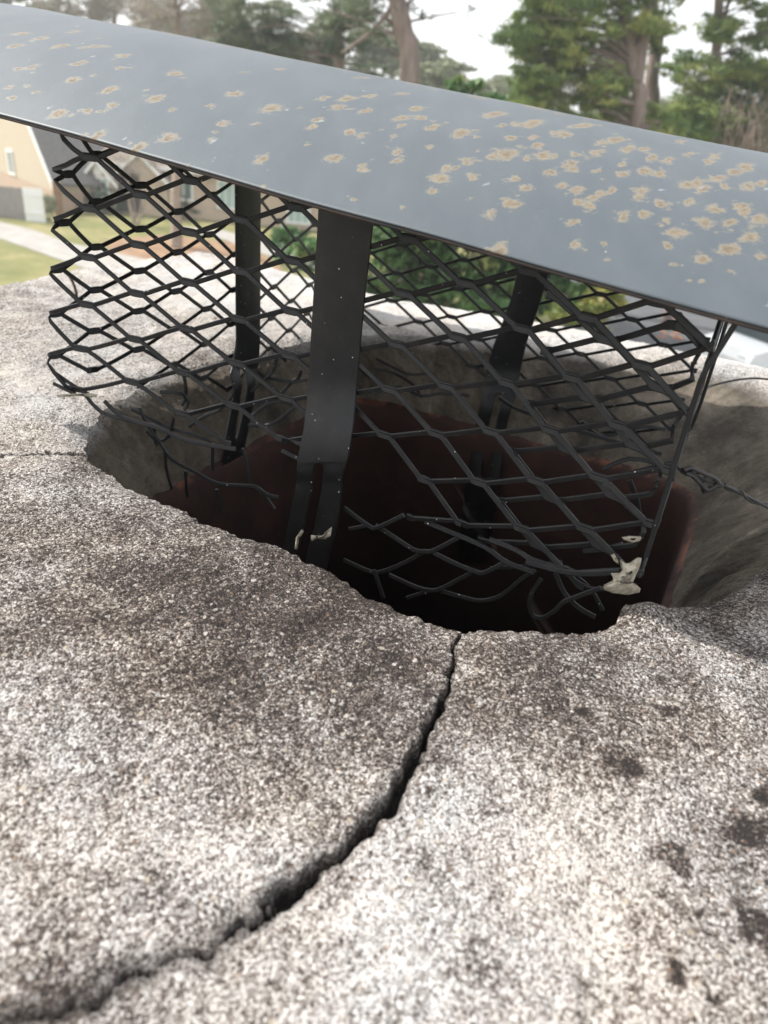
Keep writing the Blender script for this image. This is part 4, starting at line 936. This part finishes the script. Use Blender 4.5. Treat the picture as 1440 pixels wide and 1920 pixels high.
tree('single leaning pine trunk standing directly behind the forked pine','pine tree',tp,.34,.24,scatter(1150,1300,-300,-70,Y,10,40,80)+scatter(1235,1280,210,290,Y,6,18,28),7000,.16,LM_pine,seed=4,asp=.14)
Y=36.; tp=[base(1318,360,Y),atY(1325,280,Y),atY(1338,170,Y),atY(1345,60,Y),atY(1350,-40,Y),atY(1360,-300,Y)]
tree('slim dark pine trunk with layered green boughs at the far right','pine tree',tp,.24,.15,
 scatter(1290,1470,110,270,Y,46,20,44)+scatter(1340,1480,-10,100,Y,14,16,34)+scatter(1250,1330,120,150,Y,4,12,22)+scatter(1250,1480,-300,-40,Y,10,50,90),46000,.19,LM_pine,seed=5,asp=.15,extra=[([atY(1342,60,Y),atY(1365,10,Y),atY(1380,-60,Y)],.10,.05)])
# broad-leaved tree near
Y=15.; tp=[base(850,470,Y),atY(852,420,Y),atY(858,330,Y),atY(865,240,Y)]
tree('glossy broad-leaved evergreen tree just behind the chimney, its top poking above the lid','tree',tp,.12,.05,
 [pxb(x,y,Y,r_,r_*.8,dy=dy) for x,y,r_,dy in [(865,185,34,0),(905,180,30,.3),(850,160,16,0),(885,165,18,0),(935,195,18,0)]]+scatter(700,1120,400,600,Y,44,38,70,1.)+scatter(740,1080,310,400,Y,14,50,75,1.)+scatter(545,620,430,540,Y,10,28,44,.5),32000,.085,LM_broad,'broadleaf_tree',seed=6,asp=.42)
Y=13.; tp=[base(1135,640,Y),atY(1135,600,Y),atY(1132,560,Y)]
tree('low shrub with yellowing leaves right of the rear strap','shrub',tp,.03,.015,[pxb(1130,560,Y,30,24),pxb(1105,585,Y,30,16),pxb(1060,590,Y,30,14),pxb(1150,545,Y,20,20)],2600,.06,leaf_mat('yellowing leaves',[(.10,.14,.03),(.20,.24,.06),(.30,.29,.08),(.30,.20,.08)],.3),'shrub',seed=16,asp=.4)
# far line of hazy trees
k_=0
FAR=[(20,-20,70),(110,-10,80),(215,-5,70),(300,20,60),(380,45,55),(470,60,60),(560,90,60),(680,110,70),(770,110,70),(830,150,45),(930,190,55),(1010,200,60),(1130,245,60),(1260,255,60),(1390,262,60),(1480,270,60)]
lab=['pale hazy tree at the far left edge above the lid','wispy bare tree second from the left above the lid','grey leafless tree third from the left above the lid','grey feathery tree fourth from the left above the lid','soft grey-green tree left of the dark pine','dull olive tree low behind the dark pine','low hazy tree behind the foot of the dark pine','rounded grey-green tree behind the thick pine trunk, on its left','rounded grey-green tree right behind the thick pine trunk','small pale tree in the bright gap of sky','low hazy tree behind the glossy broad-leaved top','distant tree at the left foot of the forked pine crown','distant tree behind the foot of the forked pine','distant tree low in the gap between the forked pine and the slim pine','distant tree behind the brown leafless bushes','distant tree low at the right picture edge']
for (px,py,r_),lb in zip(FAR,lab):
    Y=70.+rb.uniform(-6,10); bare=k_ in (1,2,3); tp=[base(px,py+150,Y),atY(px,py+70,Y),atY(px+3,py,Y)]
    tree(lb,'tree',tp,.30,.12,scatter(px-r_,px+r_,py-r_*.8,py+60,Y,16,18,38),5200,.30 if not bare else .34,LM_bare if bare else LM_grey,'deciduous_tree',M_bark2 if bare else None,seed=20+k_,group='far line of hazy trees',asp=.08 if bare else .28); k_+=1
# bare shrubs far right
for i,(px,py) in enumerate([(1375,235),(1425,262)]):
    Y=34.; e=empty('bare_shrub',tuple(base(px,py+60,Y))); tag(e,['leafless brown bush behind the right end of the lid, nearer the slim pine','leafless brown bush cut by the right picture edge behind the lid'][i],'shrub',group='bare bushes at the right')
    m=MB(); b0=atY(px,py+90,Y)
    for j in range(46):
        a=rb.uniform(0,6.28); t=b0+[math.cos(a)*rb.uniform(.3,1.5),math.sin(a)*rb.uniform(.3,1),rb.uniform(1.6,3.2)]; limb(m,b0+[rb.uniform(-.5,.5),rb.uniform(-.3,.3),0],t,.035,.008,.5,3)
    m.build('branches',simple('brown twigs',(.22,.16,.13),(.34,.26,.21),scale=3),e,True)
    leaves([(b0[0],b0[1],b0[2]+2,1.6,1,1.3)],700,.05,LM_bare,'dry_leaves',e,.3,40+i)
# hedges and garden trees in front of house B
for i,(px,py,r_) in enumerate([(150,388,16),(195,393,30),(235,392,22),(285,395,26),(350,400,26),(405,403,30),(455,408,26)]):
    Y=51.; c=gnd(px,py+6); e=empty('hedge_shrub',tuple(c)); sc2=r_*Y/F_
    tag(e,['small dark shrub by the white corner of the tan house','dark shrub below the left window of the tan house','rounded dark shrub left of the arched entry','dark shrub right of the arched entry','dark shrub behind the lawn tree trunk','dark shrub below the middle window of the tan house','dark shrub next to the rear left strap'][i],'shrub',group='dark shrubs along the tan house')
    m=MB(); m.tube([c,c+[0,0,.5]],.05,6); m.build('stem',M_bark,e)
    leaves([(c[0],c[1],GZ+sc2*.7,sc2,.8,sc2*.75)],1500,.09,LM_hedge,'foliage',e,.5,50+i)
c=gnd(92,415); e=empty('garden_bush',tuple(c)); tag(e,'small green bush between the white gate and the brown post','bush'); m=MB(); m.tube([c,c+[0,0,.4]],.04,6); m.build('stem',M_bark,e)
leaves([(c[0],c[1],GZ+.85,.5,.5,.85)],900,.08,LM_grey,'foliage',e,.5,61)
m=MB(); c=gnd(112,405); m.box((c[0],c[1],GZ+.95),.42,.25,1.9,.2); m.box((c[0],c[1],GZ+1.95),.5,.33,.1,.2); tag(m.build('wood_post',M_brown),'short brown stained post at the corner of the cream house','post')
# lawn tree (bare) and multi-stem tree
Y=43.5; b0=base(330,462,Y); tp=[b0,atY(331,430,Y),atY(329,380,Y),atY(333,300,Y),atY(336,150,Y),atY(330,20,Y)]
tree('leafless tree with a grey trunk standing on the front lawn of the tan house','tree',tp,.36,.16,scatter(230,440,-160,120,Y,26,26,56),9000,.30,LM_bare,'lawn_tree',M_bark2,seed=70,asp=.05)
e=empty('crepe_myrtle',tuple(gnd(255,422))); tag(e,'small multi-stemmed tree with pale stems in front of the arched entry','tree'); b0=gnd(255,422); m=MB()
for dx in (-1.1,-.6,-.15,.35,.9): limb(m,b0+[dx*.15,0,0],b0+[dx,0,3.2],.06,.03,.25)
m.build('stems',M_bark2,e,True); leaves([(b0[0],b0[1],GZ+3.6,1.6,1,.8)],900,.14,LM_bare,'twigs',e,.1,71)

# --- car on the street
def car(c,yaw,label):
    e=empty('parked_car',c); tag(e,label,'car'); ca,sa=math.cos(yaw),math.sin(yaw)
    K_=1.42
    def T(x,y,z): x,y,z=x*K_,y*K_,z*K_; return (c[0]+ca*x-sa*y,c[1]+sa*x+ca*y,c[2]+z)
    prof=[(-2.35,.35),(-2.38,.75),(-2.2,1.0),(-1.9,1.08),(-1.55,1.12),(-.95,1.62),(-.5,1.72),(.9,1.72),(1.4,1.62),(2.1,1.15),(2.3,1.05),(2.38,.7),(2.3,.35)]
    body=[(-2.35,.35),(-2.40,.72),(-2.25,.98),(-1.35,1.10),(2.0,1.12),(2.3,1.03),(2.38,.7),(2.3,.35)]
    def ext(P,w,mat_,nm,par,inset=0.08):
        m=MB(); n=len(P); rows=[]
        for yy,sc_ in ((-w,.0),(-w+.05,.03),(w-.05,.03),(w,.0)):
            k2=(1-inset) if abs(yy)==w else 1
            rows.append([T(x*(.985 if k2<1 else 1),yy,z if k2==1 else z-.02*(z>.6)) for x,z in P])
        V=sum(rows,[]); Fs=[(i*n+j,i*n+(j+1)%n,(i+1)*n+(j+1)%n,(i+1)*n+j) for i in range(3) for j in range(n)]
        Fs+=[tuple(range(n)),tuple(3*n+j for j in range(n))[::-1]]; m.add(V,Fs); return m.build(nm,mat_,par)
    M_cp=simple('white car paint',(.80,.81,.80),rough=.25,spec=.6); M_tr=simple('tyre rubber',(.02,.02,.02),rough=.9); M_gl=simple('tinted glass',(.06,.075,.085),rough=.08,spec=.8)
    bo=ext(body,.90,M_cp,'body',e)
    m=MB(); lo=[(-1.40,1.10),(-.75,1.62),(1.35,1.62),(1.95,1.12)]
    V=[T(x,s_*(.84 if z<1.2 else .66),z) for s_ in (-1,1) for x,z in lo]; m.add(V,[(0,1,2,3),(7,6,5,4),(0,4,5,1),(2,6,7,3)]); m.build('glasshouse',M_gl,e)
    m=MB(); V=[T(x,y,z) for x,y,z in ((-.8,-.69,1.615),(1.4,-.69,1.615),(1.4,.69,1.615),(-.8,.69,1.615),(-.6,-.55,1.70),(1.2,-.55,1.70),(1.2,.55,1.70),(-.6,.55,1.70))]
    m.add(V,[(0,3,2,1),(4,5,6,7),(0,1,5,4),(1,2,6,5),(2,3,7,6),(3,0,4,7)])
    for s_ in (-1,1):
        for (xa,za),(xb,zb_) in (((-1.42,1.09),(-.78,1.64)),((.25,1.1),(.25,1.64)),((1.98,1.1),(1.36,1.64))): m.tube([T(xa,s_*.86,za),T(xb,s_*.68,zb_)],.05,6)
    m.build('roof_and_pillars',M_cp,e)
    for x in (-1.45,1.45):
        for s_ in (-1,1):
            m=MB(); m.tube([T(x,s_*.72,.34),T(x,s_*.92,.34)],.34,20); wo=m.build('wheel',M_tr,e); m=MB(); m.tube([T(x,s_*.90,.34),T(x,s_*.935,.34)],.2,14); m.build('rim',simple('alloy',(.5,.5,.5),rough=.4),wo)
    for s_ in (-1,1):
        m=MB(); m.box(T(-2.33,s_*.62,.78),.1,.36,.16,yaw); m.build('headlight',simple('lamp glass',(.6,.62,.62),rough=.15),e)
    for s_ in (-1,1):
        m=MB(); m.box(T(-1.0,s_*.98,1.12),.12,.2,.14,yaw); m.build('side_mirror',M_cp,e)
    return e
cc=gnd(1440,700); car((cc[0]+.2,cc[1],GZ+.02),R_(28),'white car parked on the grey street beyond the back right of the chimney')
# ------------------------------------------------------------------ air
m=MB(); m.box((0,150,18),900,520,56); hz=m.build('flare_haze',None)  # thin volume added to lighten far trees, imitating a lens-flare veil
hm=bpy.data.materials.new('flare_haze'); hm.use_nodes=True; t_=hm.node_tree; t_.nodes.clear(); ou=t_.nodes.new('ShaderNodeOutputMaterial'); pv=t_.nodes.new('ShaderNodeVolumePrincipled')
pv.inputs['Color'].default_value=(.93,.95,.97,1); pv.inputs['Density'].default_value=.0014; pv.inputs['Anisotropy'].default_value=.3; t_.links.new(pv.outputs[0],ou.inputs['Volume']); hz.data.materials.append(hm); tag(hz,kind='stuff')
print('objects',len(bpy.data.objects))
